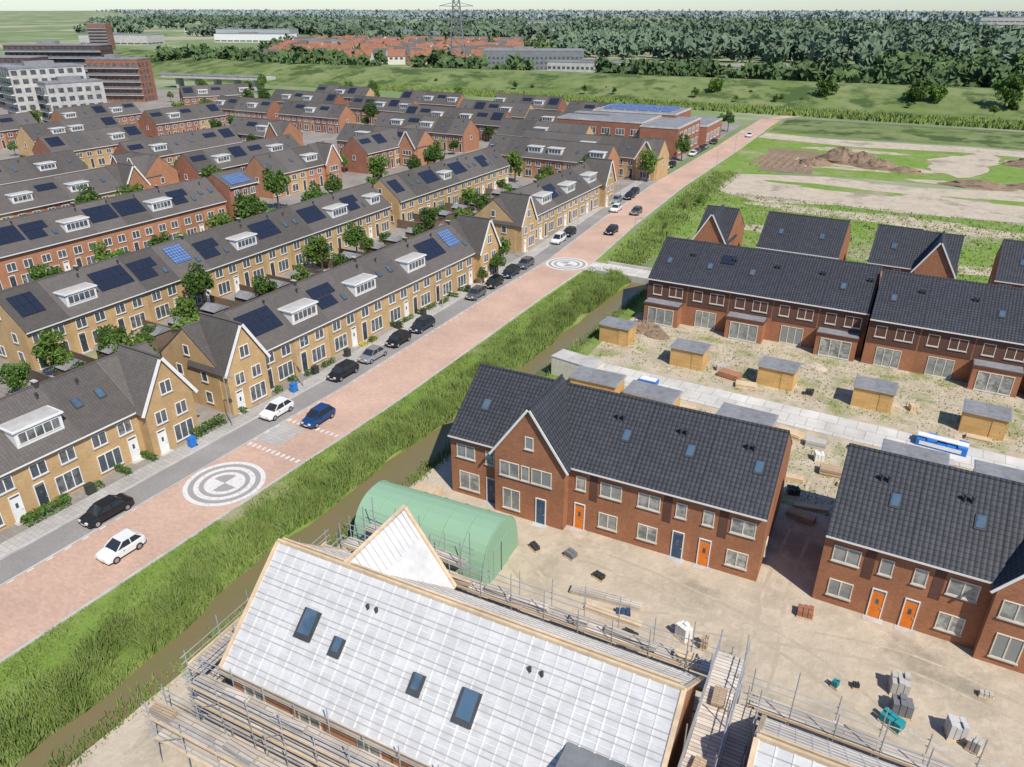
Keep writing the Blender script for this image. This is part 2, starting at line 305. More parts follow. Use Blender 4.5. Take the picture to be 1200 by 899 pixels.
    for e in roofp:
        k,sg=e[0],e[1]; Y=(lambda y:y) if sg==0 else (lambda y,D=D:D-y)
        if k=='dormer':
            xc,w,yd,hh=e[2:6]; wh=e[6] if len(e)>6 else 'white'; zb=He+zr+yd*tm+.2; zt=zb+hh; yb=(zt-He)/tm+.1
            b=MB(); b.prism([(Y(yd),zb-.3),(Y(yb),zt),(Y(yd),zt)],xc-w/2,xc+w/2,wh)
            rr=MB(); y0,y1=sorted((Y(yd-.22),Y(yb+.1))); rr.box(xc-w/2-.18,xc+w/2+.18,y0,y1,zt+.002,zt+.16,wh); y0,y1=sorted((Y(yd-.08),Y(yb+.0)))
            rr.box(xc-w/2-.02,xc+w/2+.02,y0,y1,zt+.16,zt+.19,'concrete')
            T2=(lambda u,z,o,yd=yd:(u,Y(yd-o),z))
            out.append(('dormer',b.build('dormer'),[('dormer_roof',rr.build('dormer_roof')),window(T2,xc,zb+.3,w-.5,hh-.5,max(2,int(w/.85)),'white','glass',False)]))
        elif k=='sky':
            xc,d,w,h=e[2:6]; b=MB(); b.slab([SP(sg,xc-w/2,d),SP(sg,xc+w/2,d),SP(sg,xc+w/2,d+h),SP(sg,xc-w/2,d+h)],.09,'grey_dark')
            q=.09; b.slab([SP(sg,xc-w/2+q,d+q,.12),SP(sg,xc+w/2-q,d+q,.12),SP(sg,xc+w/2-q,d+h-q,.12),SP(sg,xc-w/2+q,d+h-q,.12)],.02,'glass_sky')
            out.append(('skylight',b.build('skylight')))
        elif k=='pv':
            x0,d,nx,ny=e[2:6]; mt=e[6] if len(e)>6 else 'solar'
            for i in range(nx):
                for j in range(ny):
                    b=MB(); X=x0+i*1.03; Dd=d+j*1.63
                    b.slab([SP(sg,X,Dd,.08),SP(sg,X+1.,Dd,.08),SP(sg,X+1.,Dd+1.6,.08),SP(sg,X,Dd+1.6,.08)],.05,mt); out.append(('solar_panel',b.build('solar_panel')))
        elif k=='vent':
            x,d=e[2:4]; p=SP(sg,x,d,-.1); b=MB(); b.cyl(p,(p[0],p[1],p[2]+.55),.1,'grey_dark',n=8); b.cyl((p[0],p[1],p[2]+.55),(p[0],p[1],p[2]+.68),.16,'grey_dark',n=8); out.append(('vent_pipe',b.build('vent_pipe')))
    if chim:
        b=MB(); b.box(W-.45,W-.1,D/2-.3,D/2+.3,Hr-.2,Hr+.65,'grey_dark'); b.box(W-.49,W-.06,D/2-.34,D/2+.34,Hr+.65,Hr+.73,'concrete'); out.append(('chimney',b.build('chimney')))
    return out
def row(tpls,order,x,y,rot,name,labels,cat,group,ws):
    a=R(rot); px,py=x,y
    for k in order:
        inst(tpls[k],name,labels[k],cat,(px,py,0),a,group); px+=math.cos(a)*ws[k]; py+=math.sin(a)*ws[k]
def oldset(wm,W=5.8,D=9.4,He=5.4,Hr=9.2):
    T={}
    fr=[('d',1.1,'door_dark'),('w',3.7,.5,2.4,1.9,3),('w',1.5,3.3,1.5,1.35,2),('w',4.2,3.3,1.5,1.35,2)]
    fr2=[('d',W-1.1,'white'),('w',2.1,.5,2.4,1.9,3),('w',1.6,3.3,1.5,1.35,2),('w',4.3,3.3,1.5,1.35,2)]
    bk=[('w',1.8,.1,2.6,2.3,3),('w',4.6,.6,1.2,1.7,1),('w',1.5,3.3,1.6,1.35,2),('w',4.3,3.3,1.6,1.35,2)]
    T['dorm']=house(W,D,He,Hr,wm,'tile_old',fr,bk,[('dormer',0,2.9,4.3,.7,1.6),('vent',0,4.9,5.2),('sky',1,3,2.5,.8,1.2)])
    T['sky']=house(W,D,He,Hr,wm,'tile_old',fr2,bk,[('sky',0,1.6,2.6,.8,1.1),('sky',0,4.,2.6,.8,1.1),('vent',0,2.9,5)],chim=False)
    T['pv']=house(W,D,He,Hr,wm,'tile_old',fr,bk,[('pv',0,.3,1.9,5,2),('vent',0,5.3,5.4)],chim=False)
    T['pw']=house(W,D,He,Hr,wm,'tile_old',fr2,bk,[('pv',0,.3,3.3,4,1),('sky',0,4.8,1.6,.7,1.),('pv',0,.3,1.6,3,1)],chim=False)
    T['pvb']=house(W,D,He,Hr,wm,'tile_old',fr2,bk,[('pv',0,1.2,2.4,3,2,'solar_blue'),('sky',0,5.,1.6,.7,1.)])
    T['plain']=house(W,D,He,Hr,wm,'tile_old',fr2,bk,[('sky',0,3.2,3.,.7,1.),('vent',0,4.6,4.8),('sky',1,3.2,3,.7,1)])
    T['dsm']=house(W,D,He,Hr,wm,'tile_old',fr,bk,[('dormer',0,2.2,3.,.8,1.5),('sky',0,4.7,2.6,.7,1.1),('vent',0,5.2,5)],chim=False)
    pr=1.3
    cf=[('D',1.3,'white',pr),('W',3.9,.5,2.3,1.9,3,pr),('W',1.7,3.3,1.3,1.4,2,pr),('W',4.1,3.3,1.3,1.4,2,pr),('W',2.9,6.2,1.3,1.4,2,pr)]
    ew=[(2.2,.8,1.1,1.4,1),(6.5,.8,1.6,1.4,2),(2.4,3.4,1.,1.3,1),(6.5,3.4,1.,1.3,1),(4.7,6.2,.9,1.2,1)]
    T['end']=house(W,D,He,Hr,wm,'tile_old',fr,bk,[('pv',0,1,2,3,2)],endw={'L':ew},chim=False)
    T['crossR']=house(W,D,He,Hr,wm,'tile_old',cf,bk,[],cross=(.1,W-.1,pr,Hr+.8),endw={'R':ew},chim=False)
    T['crossL']=house(W,D,He,Hr,wm,'tile_old',cf,bk,[('pv',1,1,2,3,2)],cross=(.1,W-.1,pr,Hr+.8),endw={'L':ew},chim=False)
    return T
LB={'dorm':'terraced house with ochre brick wall and wide white dormer','sky':'terraced house with grey tiled roof and two skylights','pv':'terraced house with black solar panels on its tiled roof','pw':'terraced house with rows of black solar panels and skylight','pvb':'terraced house with blue solar panels on its roof','plain':'plain terraced house with dark grey tiled roof','dsm':'terraced house with narrow white dormer and skylight','end':'end terrace house with solar panels and side windows','crossR':'end terrace house with steep white-edged street gable','crossL':'end terrace house with steep white-edged street gable'}
LR={k:v.replace('ochre','red') for k,v in LB.items()}
TO=oldset('brick_ochre'); TR=oldset('brick_orange',W=5.6,He=6.2,Hr=10.)
WO={k:5.8 for k in TO}; WR={k:5.6 for k in TR}
row(TO,['plain','dorm','sky','dorm','sky','dorm','sky','crossR'],-65.3,-2.5,90,'terraced_house',LB,'house','terrace beside the red brick street',WO)
row(TO,['crossL','pv','dorm','pw','dorm','sky','dorm','pv','pvb','crossR'],-65.3,48.3,90,'terraced_house',LB,'house','terrace beside the red brick street',WO)
row(TO,['crossL','sky','dorm','pw','dorm','sky','dorm','crossR'],-68.0,119,91.5,'terraced_house',LB,'house','terrace beside the red brick street',WO)
row(TO,['end','dorm','pv','pw','pvb','pw','dorm','pv','sky','pv','dorm','pw','dsm'],-94.8,44,92,'terraced_house',LB,'house','second terrace behind the street',WO)
row(TO,['end','sky','pv','dsm','pv','sky','pw','plain'],-98,123,91,'terraced_house',LB,'house','second terrace behind the street',WO)
row(TR,['dorm','pv','pw','dorm','pv','pv','dorm','pw','sky'],-127,53,90,'terraced_house',LR,'house','red brick terrace',WR)
def simp(W,D,He,Hr,wm,rm,cross=None,extra=()):
    return house(W,D,He,Hr,wm,rm,[('w',1.6,.5,2,1.8,2),('w',1.6,3.3,1.5,1.3,2),('w',W-1.5,3.3,1.5,1.3,2),('d',W-1.2,'door_dark')] if not cross else [('W',W/2,.5,3,1.8,3,cross[2]),('W',W/2,3.3,3,1.3,3,cross[2])],[('w',1.8,.2,2.4,2.1,2),('w',W-1.5,3.3,1.5,1.3,2)],extra,cross=cross,gut='white',chim=False,
        endw={'L':[(D/2,3.4,1,1.3,1)],'R':[(D/2,3.4,1,1.3,1)]})
TM={'a':simp(6,9,5.6,9.4,'brick_ochre','tile_old',extra=[('sky',0,3,2.5,.8,1.1)]),'b':simp(6,9,5.6,9.4,'brick_orange','tile_old',extra=[('dormer',0,3,4,.8,1.5)]),
 'c':simp(6,9,5.6,9.4,'brick_red','tile_old',extra=[('pv',0,1.,3.2,4,1)]),'d':simp(6,9,5.6,9.4,'brick_red','tile_old',extra=[('pv',0,1,2.2,4,2)]),
 'e':simp(6,9,5.6,9.4,'brick_orange','tile_old',extra=[('sky',0,2,2.5,.8,1.1),('vent',0,4,5)]),
 'x':simp(6,9,5.6,9.6,'brick_orange','tile_old',cross=(.3,5.7,.8,9.8)),'y':simp(6,9,5.6,9.8,'brick_ochre','tile_old',cross=(.3,5.7,.8,10))}
LM={'a':'ochre brick house with grey tiled pitched roof','b':'orange brick house with white dormer','c':'dark red brick house with grey tiled roof','d':'red brick house with dark solar panels','e':'orange brick house with skylight in tiled roof','x':'orange brick house with front gable','y':'ochre brick house with front gable'}
WM={k:6 for k in TM}
def rr_(s,x,y,rot): row(TM,list(s),x,y,rot,'terraced_house',LM,'house','housing estate terraces',WM)
mid=[('eabbab',-113,181,0),('aaabaay',-110,194,0),
 ('eabcbax',-158,66,90),('cbdcbe',-158,122,90),('eabx',-140,128,90),('cdaae',-140,163,90),('xx',-176,112,0),
 ('cedceba',-186,70,90),('cbaecd',-186,125,90),('ebbcx',-164,178,0),('aabaa',-128,212,0),
 ('ecbx',-205,172,0),('daabd',-214,120,90),('cbdec',-214,75,90),('abcbae',-172,205,0),('dcbabcd',-178,228,0),
 ('abbad',-240,130,90),('cbcad',-240,172,90),('ecbce',-226,215,0),('abaab',-132,236,0),('adcba',-170,252,0),('ccbdb',-215,242,0),
 ('bcabc',-262,215,0),('cdbca',-270,120,90),('badbc',-272,160,90),('abcbad',-262,245,0),('dabcb',-212,270,0),('bacbd',-170,278,0),('cabda',-262,272,0),('dbcab',-305,235,60),('ecbde',-132,268,0),('abeca',-290,80,90)]
for m_ in mid: rr_(*m_)
tw=house(7.5,9,8.6,10.6,'brick_red','tile_old',[('w',u,z,1.2,1.4,2) for u in (1.8,4.,6.) for z in (.8,3.6,6.4)],[],[('pv',0,1,.6,5,2,'solar_blue')],endw={'R':[(u,z,1.1,1.4,1) for u in (2.5,6.5) for z in (.8,3.6,6.4)],'L':[(6.5,6.6,1.1,1.2,1)]},chim=False)
inst(tw,'apartment_block','three storey red brick corner block with blue solar panels','apartment building',(-126,104,0),R(90))
# ------------------------------------------------------------------ new build houses
br='brick_new'
HE,HR,DN=6.5,10.6,11.6
def nf(W,d,dm,m=1):
    X=(lambda u:u) if m==1 else (lambda u:W-u)
    return [('d',X(d),dm),('w',X(3.7),.9,1.7,1.5,2),('w',X(1.1),4.1,.9,1.4,1),('w',X(3.8),4.1,1.9,1.4,2),('p',min(X(1.9),X(2.6)),max(X(1.9),X(2.6)),3.3,5.9,'brick_brown')]
TN={}
bkN=[('w',1.5,.1,2.,2.4,2),('w',1.5,4.,1.6,1.35,2),('w',4.2,4.,1.2,1.35,1)]
kw=dict(gut='white',chim=False,fm='cream',gm='glass_blind')
TN['s']=house(5.0,DN,HE,HR,br,'tile_new',[('d',4.2,'blue_paint'),('w',1.9,.7,2.1,1.9,2),('w',1.6,4.1,1.9,1.4,2),('w',4.1,4.1,.9,1.4,1)],bkN,[('sky',0,2.4,3.,.8,1.2)],endw={'L':[(3,.8,1,1.4,1),(7,4.,1,1.3,1)]},**kw)
cw=[('W',1.7,.7,1.7,2.1,2,.9),('D',4.6,'blue_paint',.9),('W',1.5,4.1,1.9,1.5,2,.9),('W',4.6,4.1,1.9,1.5,2,.9),('W',3.4,7.4,.8,1.2,1,.9),('W',3.05,4.1,.8,1.5,1,.9)]
TN['x']=house(6.8,DN,HE,HR,br,'tile_new',cw,bkN,[('vent',1,3,4)],cross=(0.05,6.75,.9,11.3),**kw)
def plainN(W,i,m,ew=None): return house(W,DN,HE,HR,br,'tile_new',nf(W,1.1,('orange_paint','blue_paint')[i],m),bkN,[('sky',0,W*.72,3.3,.75,1.15),('vent',0,W*.5,5.2),('vent',0,W*.5+.5,5.2)],endw=ew,**kw)
TN['a']=plainN(5.45,0,1); TN['b']=plainN(5.45,1,-1); TN['c']=plainN(5.45,0,1,{'R':[(3,.8,1,1.3,1)]}); TN['L']=plainN(5.45,0,-1,{'L':[(7,3.4,1,1.3,1)]})
LN={'s':'new red brick house with glossy black tiled roof','x':'new red brick house with tall tiled front gable','a':'new red brick house with orange front door','b':'new red brick house with dark blue front door','c':'new end house with orange door and bare brick side','L':'new end house with orange front door'}
WN={'s':5.0,'x':6.8,'a':5.45,'b':5.45,'c':5.45,'L':5.45}
row(TN,['s','x','a','b','c'],-34.5,48.5,3.2,'new_terraced_house',LN,'house','new terrace on the sandy site',WN)
row(TN,['L','a','x','b','c'],-2.2,50.4,1.5,'new_terraced_house',LN,'house','second new terrace on the sandy site',WN)
def rearN(k):
    W=5.9; f=[('w',2.9,.1,2.9,2.45,3),('w',1.5,3.9,1.3,1.5,1),('w',4.2,3.9,2.,1.5,2),('p',.1,W-.1,2.95,5.9,'brick_brown')]
    if k=='e': f=[('x',.3,5.3,1.9),('w',1.5,3.9,1.3,1.5,1),('w',4.2,3.9,2.,1.5,2),('p',.1,W-.1,3.3,5.9,'brick_brown')]
    rp=[('vent',0,5.3,5.2),('vent',0,4.9,5.2)]
    if k!='n': rp.append(('sky',0,2,3.2,.75,1.1))
    if k=='v': rp.append(('pv',0,3.2,4.6,2,1))
    return house(W,13.4,6.3,10.3,br,'tile_new',f,bkN,rp,endw={'L':[(3,.8,1,1.4,1),(7,3.9,1,1.3,1)]},**kw)
T3={k:rearN(k) for k in 'nesv'}; W3={k:5.9 for k in T3}
L3={'n':'new brick house rear with wide patio doors','e':'new brick house rear with flat-roofed extension','s':'new brick house rear with skylight in black roof','v':'new brick house rear with solar panels'}
row(T3,list('evene'),-34.8,99.8,1.3,'new_terraced_house',L3,'house','new terrace with back gardens',W3)
row(T3,list('sneenes'),-5.0,98.8,1.3,'new_terraced_house',L3,'house','new terrace with back gardens',W3)
TS={'d':house(6.4,11,6,10.2,br,'tile_new',bkN,bkN,[('sky',0,3,3,.8,1.1)],endw={'L':[(5,3.4,1,1.3,1)]},**kw),
    'g':house(5.6,11,6,10,br,'tile_new',[('W',2.8,3.9,1.6,1.4,2,.9),('W',2.8,.5,2.4,1.9,3,.9)],bkN,[],cross=(.2,5.4,.9,10.4),**kw)}
LS={'d':'new semi-detached brick house with black roof','g':'new gabled brick house with black roof'}
for s_,x in (('g',-36.),('dd',-25.5),('dg',-8.5),('dd',8.5),('dd',26)): row(TS,list(s_),x,125,0,'semi_detached_house',LS,'house','new semi-detached houses',{'d':6.4,'g':5.6})
# ------------------------------------------------------------------ houses under construction
def fbuild(ox,oy,rot,W,full,label):
    e=thing('unfinished_terrace',label,'building under construction',(ox,oy,0),R(rot))
    D=11.2;He=5.9;Hr=10.7; tm=(Hr-He)/(D/2); th=math.atan(tm); c,s=math.cos(th),math.sin(th); gx=5.0
    m=MB(); m.prism([(0,-.3),(D,-.3),(D,He),(D/2,Hr),(0,He)],0,W,'brick_orange')
    if full: m.prism([(gx-3.4,-.3),(gx+3.4,-.3),(gx+3.4,He),(gx,Hr+.1),(gx-3.4,He)],D/2+.2,D+.6,br,axis='y')
    part('wall',m.build('wall'),e)
    r=MB(); ov=.35
    P=lambda sg,x,d,h=0:(x,(d*c-ov) if sg==0 else D-(d*c-ov),He+.05-ov*tm+d*s+h)
    L=(D/2+ov)/c
    for sg in (0,1): r.slab([P(sg,-.15,0),P(sg,W+.15,0),P(sg,W+.15,L),P(sg,-.15,L)],.12,'membrane')
    tc=(Hr+.1-He)/3.4
    if full:
        for sg in (-1,1):
            xe=gx+sg*3.7; ze=He+.05-.3*tc; r.slab([(xe,D+.9,ze),(gx,D+.9,Hr+.15),(gx,D/2,Hr+.15),(xe,D/2,ze)],.12,'batten_white')
    ro=part('roof',r.build('roof'),e)
    b=MB(); h0=.12/c
    n=int(W/.8)
    for i in range(n+1):
        x=-.1+i*(W+.1)/n
        for sg in (0,1): b.slab([P(sg,x,.02,h0),P(sg,x+.09,.02,h0),P(sg,x+.09,L-.05,h0),P(sg,x,L-.05,h0)],.03,'batten_white')
    for i in range(1,int(L/.33)):
        d=i*.33; mt='batten' if i%3 else 'batten_white'
        for sg in (0,1): b.slab([P(sg,-.15,d,h0+.012),P(sg,W+.15,d,h0+.012),P(sg,W+.15,d+.045,h0+.012),P(sg,-.15,d+.045,h0+.012)],.03,mt)
    o=part('roof_battens',b.build('roof_battens'),ro); o['kind']='stuff'
    if full:
        b=MB()
        for i in range(12):
            y=D/2+.4+i*.5
            b.slab([(gx+3.6,y,ze+.2),(gx+.05,y,Hr+.29),(gx+.05,y+.05,Hr+.29),(gx+3.6,y+.05,ze+.2)],.03,'batten')
        part('gable_battens',b.build('gable_battens'),ro)['kind']='stuff'
        b=MB(); b.slab([(gx+3.7,D+.65,ze+.13),(gx,D+.65,Hr+.3),(gx,D+.9,Hr+.3),(gx+3.7,D+.9,ze+.13)],.18,'timber'); b.box(gx-.09,gx+.09,D/2,D+.9,Hr+.3,Hr+.46,'timber'); part('verge_board',b.build('verge_board'),ro)
    b=MB(); b.box(-.2,W+.2,D/2-.08,D/2+.08,Hr+.15,Hr+.38,'timber'); b.box(-.1,W-.1,D/2+.3,D/2+.42,Hr-.02,Hr+.26,'timber'); part('ridge_beam',b.build('ridge_beam'),ro)
    for x in (-.3,W+.05):
        for sg in (0,1):
            b=MB(); b.slab([P(sg,x,0,.1),P(sg,x+.25,0,.1),P(sg,x+.25,L,.1),P(sg,x,L,.1)],.14,'timber'); part('verge_board',b.build('verge_board'),ro)
    b=MB(); b.box(-.2,W+.2,-ov-.2,-ov-.02,He-.42,He-.12,'timber'); part('gutter_board',b.build('gutter_board'),ro)
    if not full: return e
    for x,d,w,h in ((4.3,3.1,1.15,1.75),(6.7,2.9,.75,1.1),(12.2,2.7,.75,1.15),(15.4,2.3,1.15,1.8)):
        b=MB(); b.slab([P(0,x-w/2,d,h0),P(0,x+w/2,d,h0),P(0,x+w/2,d+h,h0),P(0,x-w/2,d+h,h0)],.2,'grey_dark')
        q=.14; b.slab([P(0,x-w/2+q,d+q,h0+.25),P(0,x+w/2-q,d+q,h0+.25),P(0,x+w/2-q,d+h-q,h0+.25),P(0,x-w/2+q,d+h-q,h0+.25)],.03,'glass_sky'); part('skylight',b.build('skylight'),e)
    for x in (7.6,8.2,18.,18.7):
        p=P(0,x,L-1.8,0); b=MB(); b.cyl(p,(p[0],p[1],p[2]+.45),.1,'grey_dark'); part('vent_pipe',b.build('vent_pipe'),e)
    b=MB(); b.box(21.2,24.,.3,2.7,6.2,8.0,'grey_dark'); b.box(21.,24.2,.1,3.,8.0,8.15,'steel_grey'); part('dormer',b.build('dormer'),e)
    for i in range(6):
        e2=window(lambda u,z,o:(u,-o,z),1.8+i*4.2,3.7,1.6,1.4,2,'cream','glass_blind'); part('window',e2[1],e)
    return e
FO=(-31.2,19.9,3.6); F2O=(-1.6,20.6,3.0)
fbuild(*FO,25.6,True,'unfinished brick terrace with pale roof underlay and timber battens')
fbuild(*F2O,24,False,'second unfinished terrace with pale underlay and timber edges')
# ------------------------------------------------------------------ scaffolding
pm={}
def pole(L):
    L=round(L,1)
    if L not in pm: m=MB(); m.cyl((0,0,0),(0,0,L),.036,'metal',n=6); pm[L]=m.build('pole')
    return pm[L]
def scaffold(x0,x1,y0,y1,levels,top,label,axis='x',org=FO):
    e=thing('scaffolding',label,'scaffolding',(org[0],org[1],0),R(org[2]),'scaffolding around the unfinished terraces')
    L=(x1-x0) if axis=='x' else (y1-y0); n=max(2,int(L/2.2))
    for i in range(n+1):
        for k in (0,1):
            if axis=='x': p=(x0+(x1-x0)*i/n,(y0,y1)[k],0)
            else: p=((x0,x1)[k],y0+(y1-y0)*i/n,0)
            part('scaffold_pole',pole(top+random.uniform(-.6,.6)),e,p,(random.uniform(-.008,.008),random.uniform(-.008,.008),0))
    for z in levels:
        m=MB()
        for i in range(n):
            j=random.uniform(-.06,.06)
            if axis=='x': m.box(x0+(x1-x0)*i/n-.1,x0+(x1-x0)*(i+1)/n-.12,y0+.06+j,y1-.06+j,z+.003*(i%2),z+.05+.012*(i%3),'planks_old')
            else: m.box(x0+.06+j,x1-.06+j,y0+(y1-y0)*i/n-.1,y0+(y1-y0)*(i+1)/n-.12,z+.003*(i%2),z+.05+.012*(i%3),'planks_old')
        part('deck',m.build('deck'),e)
        for k in (0,1):
            for dz in (.06,.55,1.05):
                if k==1 and dz<.1 : continue
                m=MB()
                if axis=='x': yy=(y0,y1)[k]; m.cyl((x0-.4,yy+.04,z+dz),(x1+.4,yy+.04,z+dz),.03,'metal',n=6)
                else: xx=(x0,x1)[k]; m.cyl((xx+.04,y0-.4,z+dz),(xx+.04,y1+.4,z+dz),.03,'metal',n=6)
                part('guard_rail',m.build('guard_rail'),e)
        m=MB()
        if axis=='x': m.box(x0,x1,y0-.03,y0,z+.08,z+.26,'timber')
        else: m.box(x0-.03,x0,y0,y1,z+.08,z+.26,'timber')
        part('toe_board',m.build('toe_board'),e)
    for i in range(0,n):
        m=MB(); z=levels[-1]
        if axis=='x': a=x0+(x1-x0)*i/n;b=x0+(x1-x0)*(i+1)/n; m.cyl((a,y0-.05,z-1.9),(b,y0-.05,z),.025,'metal',n=5)
        else: a=y0+(y1-y0)*i/n;b=y0+(y1-y0)*(i+1)/n; m.cyl((x0-.05,a,z-1.9),(x0-.05,b,z),.025,'metal',n=5)
        if i%2==0: part('brace',m.build('brace'),e)
    return e
scaffold(-1.2,27,-2.0,-.8,(1.9,3.9,5.2),6.7,'steel tube scaffolding with weathered plank decks at the eaves')
scaffold(-2.6,8.,-4.0,-2.7,(2.2,3.9),5.2,'outer lower scaffolding with plank decks')
scaffold(-1.2,27,12.3,13.6,(1.9,3.9,5.3),7.6,'steel tube scaffolding along the far eaves')
scaffold(-2.3,-.9,-1.,12.,(1.9,3.9,5.4),7.2,'scaffolding beside the bare end wall','y')
scaffold(26.3,27.9,-.5,12.6,(1.9,3.9,5.4,7.3),9.,'scaffolding tower between two unfinished terraces','y')
scaffold(-1.2,24,12.2,13.5,(1.9,3.9,5.3),7.4,'steel tube scaffolding behind second unfinished terrace',org=F2O)
scaffold(-1.9,-.6,2,12,(1.9,3.9,5.6),7.6,'scaffolding at the second terrace end','y',org=F2O)
def stack(x,y,w,d,h,mt,label,rot=0,name='plank_stack',z=0):
    m=MB(); n=max(2,int(h/.12))
    for i in range(n):
        j=random.uniform(-.05,.05); m.box(-w/2+j,w/2+j,-d/2+random.uniform(-.04,.04),d/2,i*h/n+.004,(i+1)*h/n,mt)
    solo(name,m.build(name),label,'building material',(x,y,z+.03),R(rot),'material stacks on the building site')
for a in [(-16,42.2,5.6,.7,.4,'planks_old'),(-14.8,40.8,4.4,.5,.3,'timber'),(-35.2,37.5,4,1,.7,'planks_old'),(-36,40,2.5,1.2,.8,'timber'),(-35.8,44,3,1,.6,'planks_old'),(-36.,46.5,2.6,1.2,.9,'timber'),(-3.2,69.5,3.5,1.2,.7,'planks'),(-7.5,66.5,3,.8,.4,'timber'),(5.4,69.5,2,1.,.6,'planks_old'),(-1.,67.4,4,.7,.4,'timber'),(10,68.5,3.2,1.4,.5,'planks'),(-18.5,86,2.6,1.4,.7,'brick_orange'),(-16.,84.3,2.4,1.2,.5,'timber'),(5.5,76,2,1.2,.9,'concrete'),(-9,75.2,2.6,1.2,.5,'timber'),(-6.2,74.2,2,1.,.7,'concrete'),(-4.5,62.5,3.,.6,.3,'timber'),(-5.,60.5,2.4,.9,.5,'planks'),(11,75,3,1,.6,'timber'),(-2,75.5,2,.8,.5,'planks'),(8.5,84,2.4,.8,.4,'timber'),(-13.5,75.4,2.4,.9,.4,'planks_old'),(-21.,75.4,3,.8,.3,'timber'),(-30,66,3,.8,.4,'planks_old')]:
    stack(*a,'stack of sawn timber and boards lying on bare ground',rot=random.uniform(-14,14))
def loc2w(o,x,y): a=R(o[2]); return (o[0]+x*math.cos(a)-y*math.sin(a),o[1]+x*math.sin(a)+y*math.cos(a))
for x,y,w,d,z in ((2,-1.4,1.6,.5,5.3),(6,-1.5,2.2,.5,5.3),(14,-1.4,1.2,.6,5.3),(20,-1.5,2,.5,5.3),(-2,-3.4,1.6,.6,4.0),(4,-3.4,2.2,.6,4.),(27.1,4,.6,1.6,7.4),(27.1,9,.7,1.2,7.4),(8,12.9,3,.5,5.4),(11.5,13,1.6,.6,5.4),(14,12.9,2.6,.5,5.4),(17.5,12.9,1.2,.6,5.4),(21,12.9,3.4,.5,5.4),(24.5,13,1.4,.6,5.4),(4,12.9,2.2,.4,5.4)):
    wx,wy=loc2w(FO,x,y); stack(wx,wy,w,d,.3,random.choice(['timber','planks_old','planks']),'boards and battens stacked on a scaffold deck',3.6+random.uniform(-5,5),'scaffold_supplies',z)
def pallet(x,y,w,d,h,mt,label,rot=0,z=0):
    e=thing('loaded_pallet',label,'pallet',(x,y,.03+z),R(rot),'loaded pallets on the sandy site')
    m=MB()
    for i in range(3): m.box(-w/2,w/2,-d/2+i*(d-.1)/2,-d/2+i*(d-.1)/2+.1,0,.1,'timber')
    for i in range(6): m.box(-w/2+i*(w-.1)/5,-w/2+i*(w-.1)/5+.1,-d/2,d/2,.102,.13,'timber')
    part('pallet',m.build('pallet'),e); m=MB()
    for i in range(3):
        for j in range(2):
            m.box(-w/2+.04+i*(w-.08)/3,-w/2+(i+1)*(w-.08)/3,-d/2+.04+j*(d-.08)/2,-d/2+(j+1)*(d-.08)/2,.132,.13+h*random.uniform(.75,1),mt)
    part('load',m.build('load'),e)
for x,y,w,d,h,mt in [(-20.5,45.4,1,.8,.5,'steel_grey'),(-17.4,44.2,1,.6,.4,'bin_grey'),(-14.2,41.4,1.2,.8,.3,'blue_paint'),(-12.4,38.3,1.2,.8,.4,'steel_grey'),(-12.9,39.6,1.2,.7,.3,'bin_grey'),(-9.5,41.4,1.1,.9,1.2,'white'),(-7.9,41.2,.6,.7,1.,'planks'),(-23.6,44.8,1.,.6,.4,'grey_dark'),(-2.3,48.2,1.2,1,.6,'brick_red'),(4.5,44.,1.2,1.2,1.2,'concrete'),(4.8,42.2,1.3,1.1,1.1,'steel_grey'),(7.9,42.,1.1,1.1,1.2,'membrane'),(9.,41.4,.8,.8,.9,'concrete'),(4.4,40.8,1.5,.8,.7,'teal'),(0.8,42.2,.5,.5,.6,'teal'),(2.,42.9,.5,.5,.3,'bin_grey'),(9.6,46.4,.9,.5,.3,'concrete'),(-6.4,64,1.2,1,.7,'bin_grey'),(12,66,1.2,1,.9,'brick_orange'),(-20,87.5,1.2,1,.6,'concrete'),(2,88,1,1,.6,'timber'),(-9.,86,1,1,.6,'bin_grey'),(-5.4,71.5,1,1,.8,'white'),(13,72,1.2,1,.8,'brick_orange')]:
    pallet(x,y,w,d,h,mt,{'white':'white wrapped building blocks stacked on pallet','teal':'teal crates stacked on wooden pallet','brick_orange':'orange bricks stacked on wooden pallet'}.get(mt,'building materials stacked on a wooden pallet'),random.uniform(-30,30))
# tent
e=thing('arched_tent','green tarpaulin half-round storage tent on sandy ground','tent',(-30.8,40.6,0),R(5))
m=MB(); n=16; L=6.0; rr=3.3; hh=4.6
prof=[(rr*math.copysign(abs(math.cos(math.pi*i/n))**.8,math.cos(math.pi*i/n)),hh*math.sin(math.pi*i/n)**.85 if 0<i<n else 0) for i in range(n+1)]
for j in range(6):
    a=-L+j*2*L/6;b=a+2*L/6
    for i in range(n):
        p,q=prof[i],prof[i+1]; m.poly([(a,p[0],p[1]),(b,p[0],p[1]),(b,q[0],q[1]),(a,q[0],q[1])],'green_tarp')
part('tarpaulin_cover',m.build('cover'),e)
for sx in (-L,L):
    m=MB(); m.poly([(sx,p[0],p[1]) for p in prof],'green_tarp'); part('end_wall',m.build('end_wall'),e)
for j in range(7):
    m=MB(); a=-L+j*2*L/6
    for i in range(n):
        p,q=prof[i],prof[i+1]; m.cyl((a,p[0]*1.01,p[1]*1.01),(a,q[0]*1.01,q[1]*1.01),.04,'green_tarp',n=5,cap=False)
    part('rib',m.build('rib'),e)
m=MB(); m.box(L+.01,L+.06,-1.3,1.3,0,2.9,'green_tarp'); m.box(L+.061,L+.1,-.04,.04,0,2.9,'grey_dark'); part('door_flap',m.build('door'),e)
